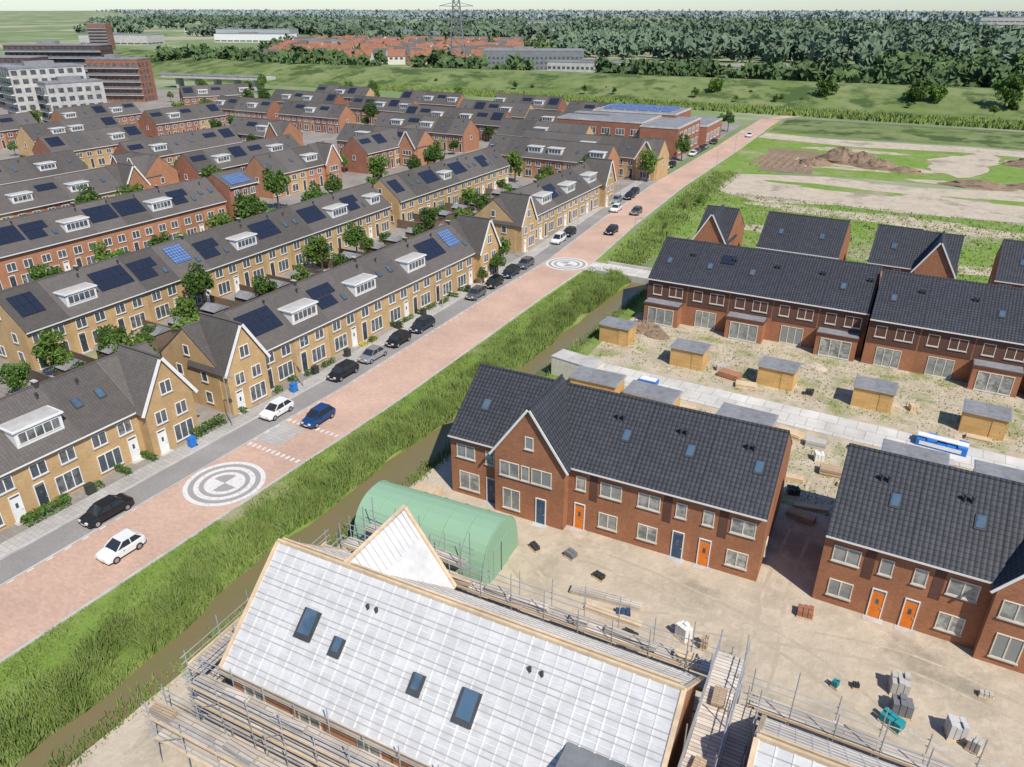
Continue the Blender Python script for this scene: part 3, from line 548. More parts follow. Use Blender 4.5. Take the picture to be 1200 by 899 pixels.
scaffold(-34.2,-25.,35.8,37.,(1.9,3.9),5.9,'scaffold frame stacked with boards beside the green tent',org=(0,0,0))
def shedtpl(W=4.2,D=2.9,H=2.45):
    m=MB(); m.box(0,W,0,D,0,H,'larch'); r=MB(); r.box(-.15,W+.15,-.2,D+.15,H+.002,H+.16,'metal'); r.box(-.05,W+.05,-.1,D+.05,H+.16,H+.2,'bitumen')
    d=MB(); d.box(W-1.4,W-.3,-.05,-.002,.05,2.1,'larch'); h=MB(); h.box(W-.5,W-.4,-.09,-.05,1.,1.1,'metal')
    return [('wall',m.build('wall')),('roof',r.build('roof')),('door',d.build('door'),[('handle',h.build('handle'))])]
sh=shedtpl(); sh2=shedtpl(5.6,3.1)
for x,y in ((-37.2,88.4),(-26.2,85.8),(-15.2,85.8),(-4.4,85.6),(6.6,85.2),(17,85)): inst(sh,'garden_shed','new larch-clad shed with grey flat roof','shed',(x,y,0),R(random.uniform(-2,2)),'new wooden garden sheds')
for x,y in ((-33.5,71.6),(-26.6,71.2),(-16,70.9),(0,71.2),(8,71.3)): inst(sh2,'garden_shed','long larch-clad shed with grey flat roof','shed',(x,y,0),R(random.uniform(-2,2)),'new wooden garden sheds')
m=MB(); m.box(0,6,0,2.6,.05,2.5,'cream'); m.box(-.05,6.05,-.05,2.65,2.5,2.6,'concrete'); solo('site_cabin',m.build('cabin'),'pale flat-roofed site cabin beside the canal','cabin',(-38,75.6,0),R(-8))
m=MB()
for i in range(5): m.box(i*.95,i*.95+.9,0,1.9,0,.7+.15*math.sin(i*2),'blue_bright')
m.box(0,4.7,.5,1.4,.86,.95,'white'); m.box(.3,4.2,-.04,-.002,.2,.6,'white'); solo('covered_material_pile',m.build('pile'),'long material pile under bright blue and white tarpaulin','building material',(2.8,79.6,.1),R(-3))
m=MB(); m.box(0,2.2,0,1.2,.2,.8,'blue_bright'); m.box(.1,2.1,.1,1.1,.8,.85,'white'); solo('water_tank',m.build('tank'),'small blue and white tank between sheds','tank',(-27.5,78.2,.1),0)
# ------------------------------------------------------------------ cars
def cartpl(paint,L=4.2,H=1.5,kind='h'):
    hl=L/2; hw=.88
    o=[(-hl+.1,.3),(-hl,.5),(-hl+.06,.68),(-hl+.55,.84),(-hl+1.05,.93),(hl-.25,1.0),(hl-.04,.9),(hl,.55),(hl-.08,.3)]
    m=MB(); lay=[(-hw,.86,.1),(-hw+.1,1,0),(-.4,1.,-.02),(.4,1.,-.02),(hw-.1,1,0),(hw,.86,.1)]
    rings=[]
    for x,s,dz in lay:
        rings.append([(x,a*(s if abs(a)>hl-.6 else 1),(z-dz*.8) if z>.6 else z+dz*.3) for a,z in o])
    for A,B in zip(rings,rings[1:]):
        for i in range(len(o)):
            j=(i+1)%len(o); m.poly([A[i],A[j],B[j],B[i]],paint)
    m.poly(rings[0],paint); m.poly(rings[-1][::-1],paint)
    yb0,yb1=-hl+1.0,hl-.15; yt0,yt1=-hl+1.75,(hl-.7 if kind=='h' else hl-1.3)
    if kind!='h': yb1=hl-.6
    zb,zt=.93,H-.04; bw,tw_=.80,.62
    g=MB(); c=[(-bw,yb0,zb),(bw,yb0,zb),(bw,yb1,zb),(-bw,yb1,zb),(-tw_,yt0,zt),(tw_,yt0,zt),(tw_,yt1,zt),(-tw_,yt1,zt)]; g.hexa(c,'glass_car')
    m.slab([(-tw_-.03,yt0-.05,zt),(tw_+.03,yt0-.05,zt),(tw_+.03,yt1+.08,zt),(-tw_-.03,yt1+.08,zt)],.05,paint)
    for k in range(4): m.cyl(c[k],c[k+4],.045,paint,n=5)
    for s_ in (-1,1):
        ym=(yt0+yt1)/2; m.cyl((s_*bw,ym,zb),(s_*(tw_+.01),ym,zt),.04,paint,n=5)
        m.cyl((s_*(bw),yb0,zb+.01),(s_*bw,yb1,zb+.01),.035,paint,n=5)
    out=[('body',m.build('body')),('windscreen_and_windows',g.build('windows'))]
    for s_ in (-1,1):
        for y in (-hl+.8,hl-.78):
            w=MB(); w.cyl((s_*.68,y,.32),(s_*.9,y,.32),.32,'tyre',n=14); q=MB(); q.cyl((s_*.9,y,.32),(s_*.915,y,.32),.2,'rim',n=10); out.append(('wheel',w.build('wheel'),[('rim',q.build('rim'))]))
        q=MB(); q.box(s_*.5-.16,s_*.5+.16,-hl-.0,-hl+.15,.58,.74,'lamp_clear'); out.append(('headlight',q.build('headlight')))
        q=MB(); q.box(s_*.62-.14,s_*.62+.14,hl-.1,hl+.012,.66,.86,'lamp_red'); out.append(('taillight',q.build('taillight')))
        q=MB(); q.box(s_*.95-.1,s_*.95+.1,yb0+.45,yb0+.6,.93,1.06,paint); out.append(('wing_mirror',q.build('mirror')))
    q=MB(); q.box(-.26,.26,-hl-.01,-hl+.1,.42,.53,'cream'); out.append(('number_plate',q.build('plate')))
    return out
CT={}
def car(x,y,col,rot=0,L=4.2,H=1.5,kind='h',lab=None):
    k=(col,L,H,kind)
    if k not in CT: CT[k]=cartpl('car_'+col,L,H,kind)
    inst(CT[k],'parked_car',lab or (col+' hatchback parked along the kerb'),'car',(x,y,.06),R(rot),'cars along the red brick street')
car(-53.4,27.0,'white',0,3.7,1.48,lab='white compact hatchback driving on red brick road'); car(-59.2,29.6,'black',0,4.5,1.48,'e',lab='black estate car in the parking strip'); car(-59.4,13.2,'navy',0)
car(-60.,51.,'white',2,4.0); car(-54.8,52.1,'blue',2,4.1,1.55,lab='bright blue hatchback standing on the brick road'); car(-60.2,62.3,'black',1,4.4,1.55); car(-60.3,68.2,'silver',1,4.4,1.5,'e','silver estate car parked along the kerb'); car(-60.5,73.8,'black',2,4.1); car(-60.7,79.6,'navy',2,4.5,1.6)
car(-61.2,94.6,'grey',3); car(-61.5,100.6,'black',3); car(-61.8,106.6,'navy',3,4.4,1.6); car(-62.,112.2,'grey',3); car(-64,129,'white',5,4.5,1.7); car(-64.4,134.6,'black',5); car(-57.6,140.2,'black',5,4.3); car(-59.2,157.8,'grey',5); car(-64.2,158,'white',6); car(-67.5,166,'silver',6); car(-66.2,171,'black',4); car(-67,176,'navy',4)
for x,y,c_ in ((-71.5,236,'white'),(-71.8,241,'grey'),(-72,246,'black'),(-72.2,251,'silver'),(-72.5,262,'navy'),(-66,283,'white'),(-71,215,'black'),(-71,209,'white')): car(x,y,c_,3)
for x,y,c_ in ((-119,66,'black'),(-119,72,'silver'),(-119,84,'white'),(-119,96,'navy'),(-119,112,'grey'),(-119,118,'white'),(-149,90,'black'),(-149,110,'white'),(-149,135,'grey'),(-118,150,'white'),(-118,160,'navy'),(-176,100,'white'),(-176,90,'grey'),(-230,150,'white'),(-150,150,'silver')): car(x,y,c_,0,lab=c_+' car parked in residential street')
# ------------------------------------------------------------------ ground
def sheet(name,pts,z,mt,label=None):
    m=MB(); m.poly([(p[0],p[1],z) for p in pts],mt); return structure(name,m.build(name),label)
def rect(a,b,c_,d): return [(a,c_),(b,c_),(b,d),(a,d)]
m=MB()
def flat(x0,x1,y0,y1): m.poly([(x0,y0,0),(x1,y0,0),(x1,y1,0),(x0,y1,0)],'farmland')
flat(-14000,-46.2,-300,14000); flat(-38.4,14000,-300,14000); flat(-46.2,-38.4,115.5,14000); flat(-46.2,-38.4,-300,-60)
for (xa,za),(xb,zb) in (((-46.2,0),(-45.0,-1.25)),((-45.0,-1.25),(-39.4,-1.25)),((-39.4,-1.25),(-38.4,0))):
    m.poly([(xa,-60,za),(xb,-60,zb),(xb,115.5,zb),(xa,115.5,za)],'grass')
m.poly([(-46.2,115.5,0),(-45,115.5,-1.25),(-39.4,115.5,-1.25),(-38.4,115.5,0)],'concrete')
structure('ground',m.build('ground'),'flat green ground with canal trough')
sheet('canal_water',rect(-45.9,-38.7,-60,115.4),-.5,'water','murky green brown canal water')
# left bank bench narrowing the water
m=MB(); ys=[-60+i*3.5 for i in range(51)]; ex=[min(-43.1+max(0,(34-y))*.07,-41.3)+.35*math.sin(y*.35)+.25*math.sin(y*.9) for y in ys]
for (ya,xa),(yb,xb) in zip(zip(ys,ex),list(zip(ys,ex))[1:]):
    m.poly([(-46.3,ya,.015),(xa-1.1,ya,-.12),(xb-1.1,yb,-.12),(-46.3,yb,.015)],'grass'); m.poly([(xa-1.1,ya,-.12),(xa,ya,-.62),(xb,yb,-.62),(xb-1.1,yb,-.12)],'grass')
structure('canal_bank',m.build('bank'),'low grassy left bank of the canal')
CL=[(-60,-54.2),(60,-54.2),(100,-56),(118,-56.4),(150,-60),(190,-63.2),(260,-66.2),(300,-68.6),(340,-70.5)]
def cx(y):
    for (a,b),(c_,d) in zip(CL,CL[1:]):
        if y<=c_: return b+(d-b)*(y-a)/(c_-a)
    return CL[-1][1]
def strip(name,o0,o1,y0,y1,z,mt,h=0,label=None):
    m=MB(); n=max(1,int((y1-y0)/5)); Y=[y0+(y1-y0)*i/n for i in range(n+1)]
    for a,b in zip(Y,Y[1:]):
        m.poly([(cx(a)+o0,a,z),(cx(a)+o1,a,z),(cx(b)+o1,b,z),(cx(b)+o0,b,z)],mt)
        if h:
            m.poly([(cx(a)+o0,a,z-h),(cx(a)+o0,a,z),(cx(b)+o0,b,z),(cx(b)+o0,b,z-h)],mt); m.poly([(cx(a)+o1,a,z-h),(cx(a)+o1,a,z),(cx(b)+o1,b,z),(cx(b)+o1,b,z-h)],mt)
    return structure(name,m.build(name),label)
sheet('estate_paving',[(-62,-60),(-62,100),(-68,150),(-73,260),(-76,312),(-200,318),(-330,300),(-430,290),(-430,-60)],.02,'paving','grey brick paving between the terraces')
strip('verge_grass',3.9,8.0,-60,118,.012,'grass_lush',label='grass verge beside the canal'); sheet('verge_grass',[(-46.3,118),(-43,134),(-43,230),(-52,320),(-66,320),(-63,280),(-59,200),(-55,150),(-52.3,118)],.013,'grass_lush','grass verge beyond the bridge')
strip('red_brick_road',-3.9,3.9,-60,335,.04,'road_brick',label='red brick road through the estate')
strip('kerb',3.9,4.12,-60,300,.12,'concrete',.12,'concrete kerb beside the grass verge'); strip('gutter_line',-4.1,-3.9,-60,300,.052,'concrete',0,'pale gutter line')
strip('parking_strip',-7.1,-4.1,-60,200,.045,'asphalt',label='asphalt parking strip'); strip('kerb',-7.3,-7.1,-60,200,.14,'concrete',.14,'concrete kerb'); strip('pavement',-9.2,-7.3,-60,200,.13,'paving_light',.12,'light grey pavement')
m=MB()
for i in range(130):
    y=-20+i*1.6
    if 32<y<45 or 113<y<123: continue
    a=cx(y)-3.75; m.poly([(a-.06,y,.056),(a+.06,y,.056),(a+.06,y+.6,.056),(a-.06,y+.6,.056)],'white_paint')
structure('road_marking',m.build('dashes'),'dashed white line on brick road')
m=MB()
for y0 in (44.6,50.4):
    for i in range(11): x=cx(y0)-3.7+i*.68; m.poly([(x,y0,.058),(x+.3,y0,.058),(x+.3,y0+.6,.058),(x,y0+.6,.058)],'white_paint')
structure('road_marking',m.build('blocks'),'white block markings across brick road')
strip('crossing_slab',-3.9,-.6,45.9,50.,.046,'paving_light',label='grey raised slab in the road')
for y in (38.5,117.3):
    m=MB(); n=48; m.poly([(3.82*math.cos(2*math.pi*i/n),3.82*math.sin(2*math.pi*i/n),0) for i in range(n)],'roundel')
    o=structure('road_roundel',m.build('roundel'),'white and grey circular paving pattern in road'); o.location=(cx(y),y,.062)
m=MB(); m.box(-52.5,-37,115.6,120.8,-.6,.09,'slab_light'); m.box(-50.,-37,115.3,115.6,-.6,.55,'concrete'); m.box(-50,-37,120.8,121.1,-.6,.55,'concrete'); solo('concrete_bridge',m.build('bridge'),'low pale concrete bridge slab over the canal','bridge')
sheet('site_sand',[(-38.4,-60),(120,-60),(120,62),(-38.4,62)],.02,'sand','bare sandy building site')
sheet('garden_ground',[(-38.4,62),(120,62),(120,101.5),(-38.4,101.5)],.021,'sand_weeds','sandy gardens with weeds')
m=MB(); m.box(-38,120,77.2,81.9,0,.1,'slab_light'); structure('concrete_path',m.build('path'),'pale concrete slab path')
def track(pts,w=.28,gap=1.7,z=.026):
    m=MB()
    P=[Vector((a,b,0)) for a,b in pts]; Q=[]
    for i in range(len(P)-1):
        p0=P[max(0,i-1)];p1=P[i];p2=P[i+1];p3=P[min(len(P)-1,i+2)]
        for k in range(8):
            t_=k/8; Q.append(.5*((2*p1)+(p2-p0)*t_+(2*p0-5*p1+4*p2-p3)*t_**2+(3*p1-p0-3*p2+p3)*t_**3))
    for sg in (-1,1):
        prev=None
        for a,b in zip(Q,Q[1:]):
            d=(b-a).normalized(); n_=Vector((-d.y,d.x,0)); c_=a+n_*sg*gap/2; ww=w*random.uniform(.7,1.2)
            cur=(c_-n_*ww/2,c_+n_*ww/2)
            if prev: m.poly([(prev[0].x,prev[0].y,z),(prev[1].x,prev[1].y,z),(cur[1].x,cur[1].y,z),(cur[0].x,cur[0].y,z)],'sand_track')
            prev=cur
    structure('wheel_tracks',m.build('tracks'),'wheel tracks pressed into the sand')
for i,tk in enumerate([[(-26,44),(-18,40),(-8,43.6),(4,47),(14,46),(26,49)],[(-22,46.5),(-12,46),(-2,44),(8,39),(20,37)],[(-4,34.6),(-4,42),(-4.8,50),(-4.6,60),(-4.4,72),(-3,77)],[(-30,64),(-18,66),(-6,65)],[(-30,93),(-16,91),(0,92.5),(16,92)]]): track(tk,z=.026+.001*i)
sheet('paving_street',rect(-36,120,113,124.8),.03,'paving','grey paved street behind new houses'); sheet('canal_side_grass',[(-38.4,62),(-37.2,62),(-36.3,80),(-36.8,90),(-36,110),(-38.4,110)],.03,'grass','grass bank of the canal')
sheet('meadow',[(-44,137),(160,137),(160,196),(-20,188),(-46,190),(-50,160)],.03,'grass_lush','bright green meadow')
sheet('sand_track',[(-57,198),(-58,212),(-45,217),(-30,222),(-8,219),(20,228),(140,235),(140,190),(40,196),(15,191),(-10,188),(-22,189),(-38,183),(-48,189)],.045,'sand','pale sandy construction track')
sheet('meadow',[(-59,222),(-30,224),(140,238),(150,285),(-61,290)],.028,'grass_lush','grassland with rough patches')
def blob(name,x,y,rx,ry,z,mt,label,rot=0):
    n=30; pts=[]
    ph=[random.uniform(0,6.3) for _ in range(4)]
    for i in range(n):
        a=2*math.pi*i/n; k=1+.16*math.sin(2*a+ph[0])+.12*math.sin(3*a+ph[1])+.1*math.sin(5*a+ph[2])+.08*math.sin(9*a+ph[3]); px,py=rx*k*math.cos(a),ry*k*math.sin(a)
        pts.append((x+px*math.cos(rot)-py*math.sin(rot),y+px*math.sin(rot)+py*math.cos(rot)))
    sheet(name,pts,z,mt,label)
sheet('bare_field',[(-48,222),(-34,224),(-38,262),(-54,262)],.055,'dirt','ploughed brown strip'); sheet('sand_track',[(-63,283),(-30,278),(0,284),(60,280),(140,290),(140,298),(60,292),(0,296),(-40,292),(-63,296)],.06,'sand','sandy track before the dike')
blob('sand_track',2,262,9,20,.062,'sand','sandy side track',-.3); blob('sand_track',34,268,24,11,.064,'sand','bare sandy lot'); blob('bare_field',-26,243,16,9,.058,'sand_weeds','rough bare ground around soil heaps'); blob('bare_field',28,232,30,6,.059,'sand_weeds','rough ground around soil heaps',.1); blob('bare_field',-10,180,26,5,.047,'sand_weeds','rough sandy edge'); blob('bare_field',-25,208,16,3,.052,'grass_lush','weedy strip in the sand'); blob('bare_field',20,212,20,2.4,.053,'grass_lush','weedy strip in the sand',.08)
blob('bare_field',10,150,14,3,.036,'sand_weeds','worn patch in meadow',.1); blob('bare_field',-30,160,8,3,.037,'sand_weeds','worn patch in meadow',.3); blob('bare_field',30,168,16,3,.038,'sand_weeds','worn patch in meadow',-.1); blob('bare_field',60,262,16,6,.066,'sand_weeds','worn patch in meadow')
blob('bare_field',-30,270,14,4,.068,'sand_weeds','worn patch in meadow',.1)
sheet('rough_grass',[(-63,299),(150,300),(150,345),(-64,338)],.03,'dike_grass','rough grassland before the dike')
def mound(x,y,rx,ry,h,mt,name='soil_mound',lab='heap of excavated brown soil'):
    m=MB(); n=18;k=6; g=[]
    for j in range(k+1):
        f=j/k; g.append([(rx*(1-f)*math.cos(2*math.pi*i/n)*random.uniform(.8,1.2),ry*(1-f)*math.sin(2*math.pi*i/n)*random.uniform(.8,1.2),h*math.sin(f*math.pi/2)*random.uniform(.75,1.15) if j else -.05) for i in range(n)])
    for A,B in zip(g,g[1:]):
        for i in range(n): q=(i+1)%n; m.poly([A[i],A[q],B[q],B[i]],mt)
    solo(name,m.build(name),lab,'soil heap',(x,y,0),0,'soil heaps on the building land')
for a in [(-30,248,7,5,4),(-24,246,6,4,3.4),(-19,243,7,4,2.4),(-36,240,5,4,2),(6,228,9,3,1.6),(20,232,9,3,1.8),(34,234,10,4,2),(48,236,8,3,1.6),(-12,240,5,2.5,1.5),(20,268,9,6,2.4),(34,266,8,5,2.),(-33.5,95.5,3.2,2,1.2),(-31,94,2,1.4,.7)]: mound(*a,'dirt')
for i in range(8): mound(-52+i*2.2,242,.9,16,.7,'dirt','soil_ridge','low ridge of piled brown soil')
for a in [(-28,64,2.4,1.6,.7),(2.5,66,1.6,1.2,.6),(-3,92,1.8,1.2,.5),(13,37,2.5,1.5,.6),(-10,94,1.8,1.3,.6)]: mound(*a,'sand','sand_heap','small heap of yellow sand')
# ------------------------------------------------------------------ vegetation
def npmesh(name,V,nper,mt):
    n=len(V)//nper; me=bpy.data.meshes.new(name); me.vertices.add(len(V)); me.vertices.foreach_set('co',V.astype(np.float32).ravel())
    me.loops.add(len(V)); me.loops.foreach_set('vertex_index',np.arange(len(V),dtype=np.int32)); me.polygons.add(n)
    me.polygons.foreach_set('loop_start',np.arange(0,len(V),nper,dtype=np.int32)); me.materials.append(MT[mt]); me.update(calc_edges=True); return me
def leafs(C,size):
    n=len(C); a=rng.normal(size=(n,3)); a/=np.linalg.norm(a,axis=1)[:,None]; b=np.cross(a,rng.normal(size=(n,3))); b/=np.linalg.norm(b,axis=1)[:,None]
    s=(size*rng.uniform(.6,1.4,n))[:,None]; a*=s; b*=s*.7
    return np.stack([C-a,C-b*.8,C+a,C+b*.9],1).reshape(-1,3)
def crownpts(n,R_,H,clumps):
    cc=rng.normal(size=(clumps,3)); cc/=np.linalg.norm(cc,axis=1)[:,None]; cc*=rng.uniform(.25,.8,clumps)[:,None]; k=rng.integers(0,clumps,n)
    d=rng.normal(size=(n,3)); d/=np.linalg.norm(d,axis=1)[:,None]; rad=rng.uniform(.2,.42,clumps)[k]*rng.uniform(.7,1.05,n)
    P=cc[k]+d*rad[:,None]; P[:,0:2]*=R_; P[:,2]*=H/2; return P
def treetpl(h,r,n,leaf,mt,cl=16):
    m=MB(); zt=h*.42; m.cyl((0,0,-.1),(0,0,zt),h*.022,'bark',h*.014,n=7)
    for i in range(5):
        a=i*1.26+random.random(); m.cyl((0,0,zt*random.uniform(.7,1)),(r*.55*math.cos(a),r*.55*math.sin(a),h*random.uniform(.55,.8)),h*.012,'bark',h*.004,n=5)
    P=crownpts(n,r,h*.72,cl); P[:,2]+=h*.62
    return [('trunk',m.build('trunk')),('crown',npmesh('crown',leafs(P,leaf),4,mt))]
TT=[treetpl(6,2.2,1500,.2,'leaf'),treetpl(7,2.5,1500,.22,'leaf_light'),treetpl(5,1.7,1100,.17,'leaf_light',10),treetpl(8,2.4,1700,.24,'leaf',20)]
BT=[treetpl(13,5,1300,.6,'leaf',22),treetpl(15,5.5,1300,.65,'leaf',24),treetpl(11,5,1000,.6,'leaf_light',16)]
def tree(x,y,k=None,s=1,lab='leafy green street tree between houses',set_=TT,z=0):
    k=random.randrange(len(set_)) if k is None else k
    inst(set_[k],'deciduous_tree',lab,'tree',(x,y,z),random.uniform(0,6.3),'trees in the estate',s*random.uniform(.85,1.15))
tr=[(-62.9,104,3,.7),(-63.3,100,2,.6),(-66.5,112,1,.8),(-88,62,1,.9),(-86,75,0,.9),(-84,90,0,1),(-90,100,3,.9),(-82,104,1,.8),(-90,52,0,1.),(-78,47,1,1.1),(-80,43,0,1),(-76,44.5,1,.8),(-88,38,0,.9),(-84,30,3,.9),(-86,82,2,1),(-80,66,2,.9),(-84,112,0,1.1),(-79,118,1,1),(-89,120,0,1),(-92,140,1,.8),(-85,135,0,1),(-88,150,2,1),(-84,160,1,1),(-92,68,3,.9),(-91,92,1,1),(-90,44,1,1.)]
for t_ in tr: tree(*t_)
for x,y in [(-116,60),(-113,68),(-117,80),(-112,90),(-117,104),(-110,112),(-118,122),(-121,130),(-112,135),(-122,146),(-112,160),(-121,168),(-148,75),(-147,96),(-150,118),(-149,142),(-130,120),(-132,110),(-150,158),(-170,80),(-174,130),(-172,150),(-190,168),(-200,100),(-200,140),(-204,80),(-226,100),(-228,140),(-230,190),(-252,130),(-250,180),(-75,172),(-80,175),(-90,172),(-100,174),(-70.5,192),(-71,204),(-72,226),(-76,232),(-75,238),(-95,225),(-105,222),(-118,225),(-118,250),(-120,275),(-100,300),(-80,300),(-76,292),(-140,228),(-150,222),(-155,244),(-190,245),(-190,262),(-240,232),(-240,262),(-290,160),(-290,200),(-286,120),(-320,150),(-145,100),(-146,86),(-113,74),(-114,97),(-115,118),(-146,66),(-172,95),(-173,118),(-202,120),(-228,120),(-226,160),(-255,150)]:
    tree(x+random.uniform(-1,1),y+random.uniform(-1,1),None,random.uniform(.9,1.35))
for i in range(60): tree(random.uniform(-340,-100),random.uniform(200,318),None,random.uniform(.8,1.4))
for i in range(40): tree(random.choice([-117,-122,-147,-151,-172,-200,-226])+random.uniform(-1,1),random.uniform(60,175),None,random.uniform(.6,1.1))
for i in range(4):
    y=random.uniform(126,178); tree(cx(y)+random.uniform(10,12.5),y,1,random.uniform(.25,.4),'low bush beside the drainage ditch')
for x,y in ((-22.,395),(-15,398),(-110,392),(-60,396),(12,394),(45,396)): tree(x,y,None,1,'broad tree standing on the grass dike',BT)
for i in range(62): tree(random.uniform(-300,120),random.uniform(374,420),None,random.uniform(.18,.42),'round shrub on the dike slope',BT,z=1.5)
def wood(name,pts,scale,mt,label,n=110,leaf=1.3,h=12,r=5):
    base=crownpts(n,r,h*.9,10); base[:,2]+=h*.5; Vs=[]
    for (x,y) in pts:
        s=scale*rng.uniform(.6,1.25); a=rng.uniform(0,6.3); P=base*s*np.array([1,1,rng.uniform(.8,1.15)]); P=np.stack([P[:,0]*math.cos(a)-P[:,1]*math.sin(a)+x,P[:,0]*math.sin(a)+P[:,1]*math.cos(a)+y,P[:,2]],1); Vs.append(leafs(P,leaf*s))
    stuff(name,npmesh(name,np.concatenate(Vs),4,mt),label,'woodland')
W_=[(rng.uniform(-205,330),rng.uniform(436,520)) for i in range(620)]+[(rng.uniform(-330,-240),rng.uniform(430,460)) for i in range(30)]
W_+=[(rng.uniform(-60,500),rng.uniform(500,760)) for i in range(560)]+[(rng.uniform(-560,-360),rng.uniform(395,450)) for i in range(130)]
W_=[(x,y) for x,y in W_ if not(-280<x<-60 and 490<y<600) and not (x<-185 and -300<x and y>455)]
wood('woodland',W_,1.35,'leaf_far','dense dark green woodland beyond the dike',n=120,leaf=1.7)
W2=[]
for i in range(1500):
    y0=650*(2600/650)**rng.random(); W2.append((rng.uniform(-.5,.3)*y0,y0))
for i in range(45):
    y0=rng.uniform(800,2200); x0=rng.uniform(-1.5*y0-100,-.5*y0); L=rng.uniform(60,300); a=rng.uniform(.2,1.)
    for j in range(int(L/8)): W2.append((x0+math.cos(a)*j*8+rng.uniform(-6,6),y0+math.sin(a)*j*8+rng.uniform(-8,8)))
for i in range(320): y0=rng.uniform(900,1600); W2.append((rng.uniform(-.95,-.5)*y0,y0))
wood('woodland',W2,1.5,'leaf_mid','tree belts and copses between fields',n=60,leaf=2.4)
W3_=[]
for i in range(150):
    y0=rng.uniform(2200,7500); x0=rng.uniform(-1.5*y0,.35*y0); L=rng.uniform(300,1200); a=rng.uniform(-.1,.9)
    for j in range(int(L/30)): W3_.append((x0+math.cos(a)*j*30+rng.uniform(-15,15),y0+math.sin(a)*j*30+rng.uniform(-25,25)))
wood('woodland',W3_,2.0,'leaf_haze','haze-tinted distant tree belts near the horizon',n=30,leaf=4)
def blades(n,xf,y0,y1,h0,h1,w,mt,name,label,zf):
    y=rng.uniform(y0,y1,n); x=xf(y,n); z=zf(x); a=rng.uniform(0,6.3,n); h=rng.uniform(h0,h1,n)*(.8+.4*np.sin(y*.7+x*1.3)*np.sin(y*.23)+.15*np.sin(y*2.1)); lx=rng.normal(0,.25,n)*h; ly=rng.normal(0,.25,n)*h
    dx=np.cos(a)*w*rng.uniform(.6,1.4,n); dy=np.sin(a)*w*rng.uniform(.6,1.4,n)
    A=np.stack([x-dx,y-dy,z],1);B=np.stack([x+dx,y+dy,z],1);C=np.stack([x+lx,y+ly,z+h],1)
    stuff(name,npmesh(name,np.stack([A,B,C],1).reshape(-1,3),3,mt),label,'plants')
bank=lambda x: np.where(x<-46.2,0,np.where(x<-43.6,-.1,-.5))
def wob(y): return np.sin(y*.11)*.6+np.sin(y*.31+1)*.4+np.sin(y*.83)*.25
near=lambda y: np.clip(34-y,0,24)*.06
blades(80000,lambda y,n: -45.0+near(y)+wob(y)*.6+rng.normal(0,1.15,n).clip(-2.6,1.9),-10,115,.5,1.8,.06,'reed','reed_bed','bright green reeds along the canal bank',bank)
blades(9000,lambda y,n: rng.uniform(-39.9,-38.1,n)+rng.normal(0,.25,n),-10,112,.2,.8,.06,'reed','reed_bed','low reeds on the building site bank',lambda x:np.where(x>-38.4,0,-.4))
blades(60000,lambda y,n: rng.uniform(-50.2,-45.,n)+np.where(y>60,-(y-60)*.03,0),-10,118,.06,.24,.06,'tuft','verge_grass_tufts','uneven tufts of verge grass',lambda x:x*0)
blades(5000,lambda y,n: rng.uniform(-49.4,-46.,n)+np.where(y>60,-(y-60)*.03,0),-10,118,.2,.7,.06,'reed','verge_grass_tufts','taller wild grass on the verge',lambda x:x*0)
blades(6000,lambda y,n: rng.uniform(-36.5,30,n),62,76,.1,.3,.08,'tuft','weed_tufts','weeds growing in sandy gardens',lambda x:x*0)
blades(6000,lambda y,n: rng.uniform(-36.5,30,n),83,99,.1,.3,.08,'tuft','weed_tufts','weeds growing in sandy gardens',lambda x:x*0)
def ditch(y,n): return np.array([cx(v) for v in y])+9.5+rng.normal(0,1.6,n).clip(-4,4)
blades(16000,ditch,122,215,.2,1.0,.12,'reed','reed_bed','rough reeds along the ditch',lambda x:x*0)
blades(20000,lambda y,n: rng.uniform(-50,60,n),128,190,.15,.5,.16,'tuft','meadow_tufts','tufts of rough meadow grass',lambda x:x*0)
def hedgem(L,w,h,mt='hedge'):
    n=int(L*w*120+L*h*120); P=np.stack([rng.uniform(-L/2,L/2,n),rng.uniform(-w/2,w/2,n),rng.uniform(.05,h,n)],1)
    k=rng.integers(0,3,n); P[k==0,2]=h*rng.uniform(.9,1.03,(k==0).sum()); P[k==1,1]=np.sign(P[k==1,1])*w/2*rng.uniform(.9,1.05,(k==1).sum())
    return npmesh('hedge',leafs(P,.1),4,mt)
HM=[hedgem(2.2,.5,.7),hedgem(4,.9,1.),hedgem(.9,.8,.7),hedgem(1.2,1,.4,'flower_y')]
for i,y in enumerate(np.arange(0,107,2.9)):
    if 42<y<48: continue
    if random.random()<.75: solo('garden_hedge',HM[random.choice([0,0,2])],'small clipped front garden hedge','hedge',(-64.4+random.uniform(-.3,.5),y,.0),random.choice([0,R(90)]),'front garden hedges')
solo('garden_hedge',HM[1],'thick clipped hedge at front garden corner','hedge',(-64,27,0),R(90),None); solo('garden_hedge',HM[1],'thick clipped hedge beside the corner house','hedge',(-63.6,44.5,0),R(90),None,1.1)
for y in (71,73): solo('flower_bed',HM[3],'yellow flowering plants in front garden','flowers',(-64.2,y,0),0,'flower beds')
m=MB(); m.box(-.3,.3,-.35,.35,.05,1.,'blue_bright'); m.box(-.33,.33,-.4,.38,1.,1.08,'blue_bright'); mb=m.build('bin'); m=MB(); m.box(-.3,.3,-.35,.35,.05,1.,'bin_grey'); m.box(-.33,.33,-.4,.38,1.,1.08,'bin_grey'); mg=m.build('bin')
m=MB(); m.cyl((-.32,.3,.1),(.32,.3,.1),.1,'tyre',n=8); mw=m.build('wheels')
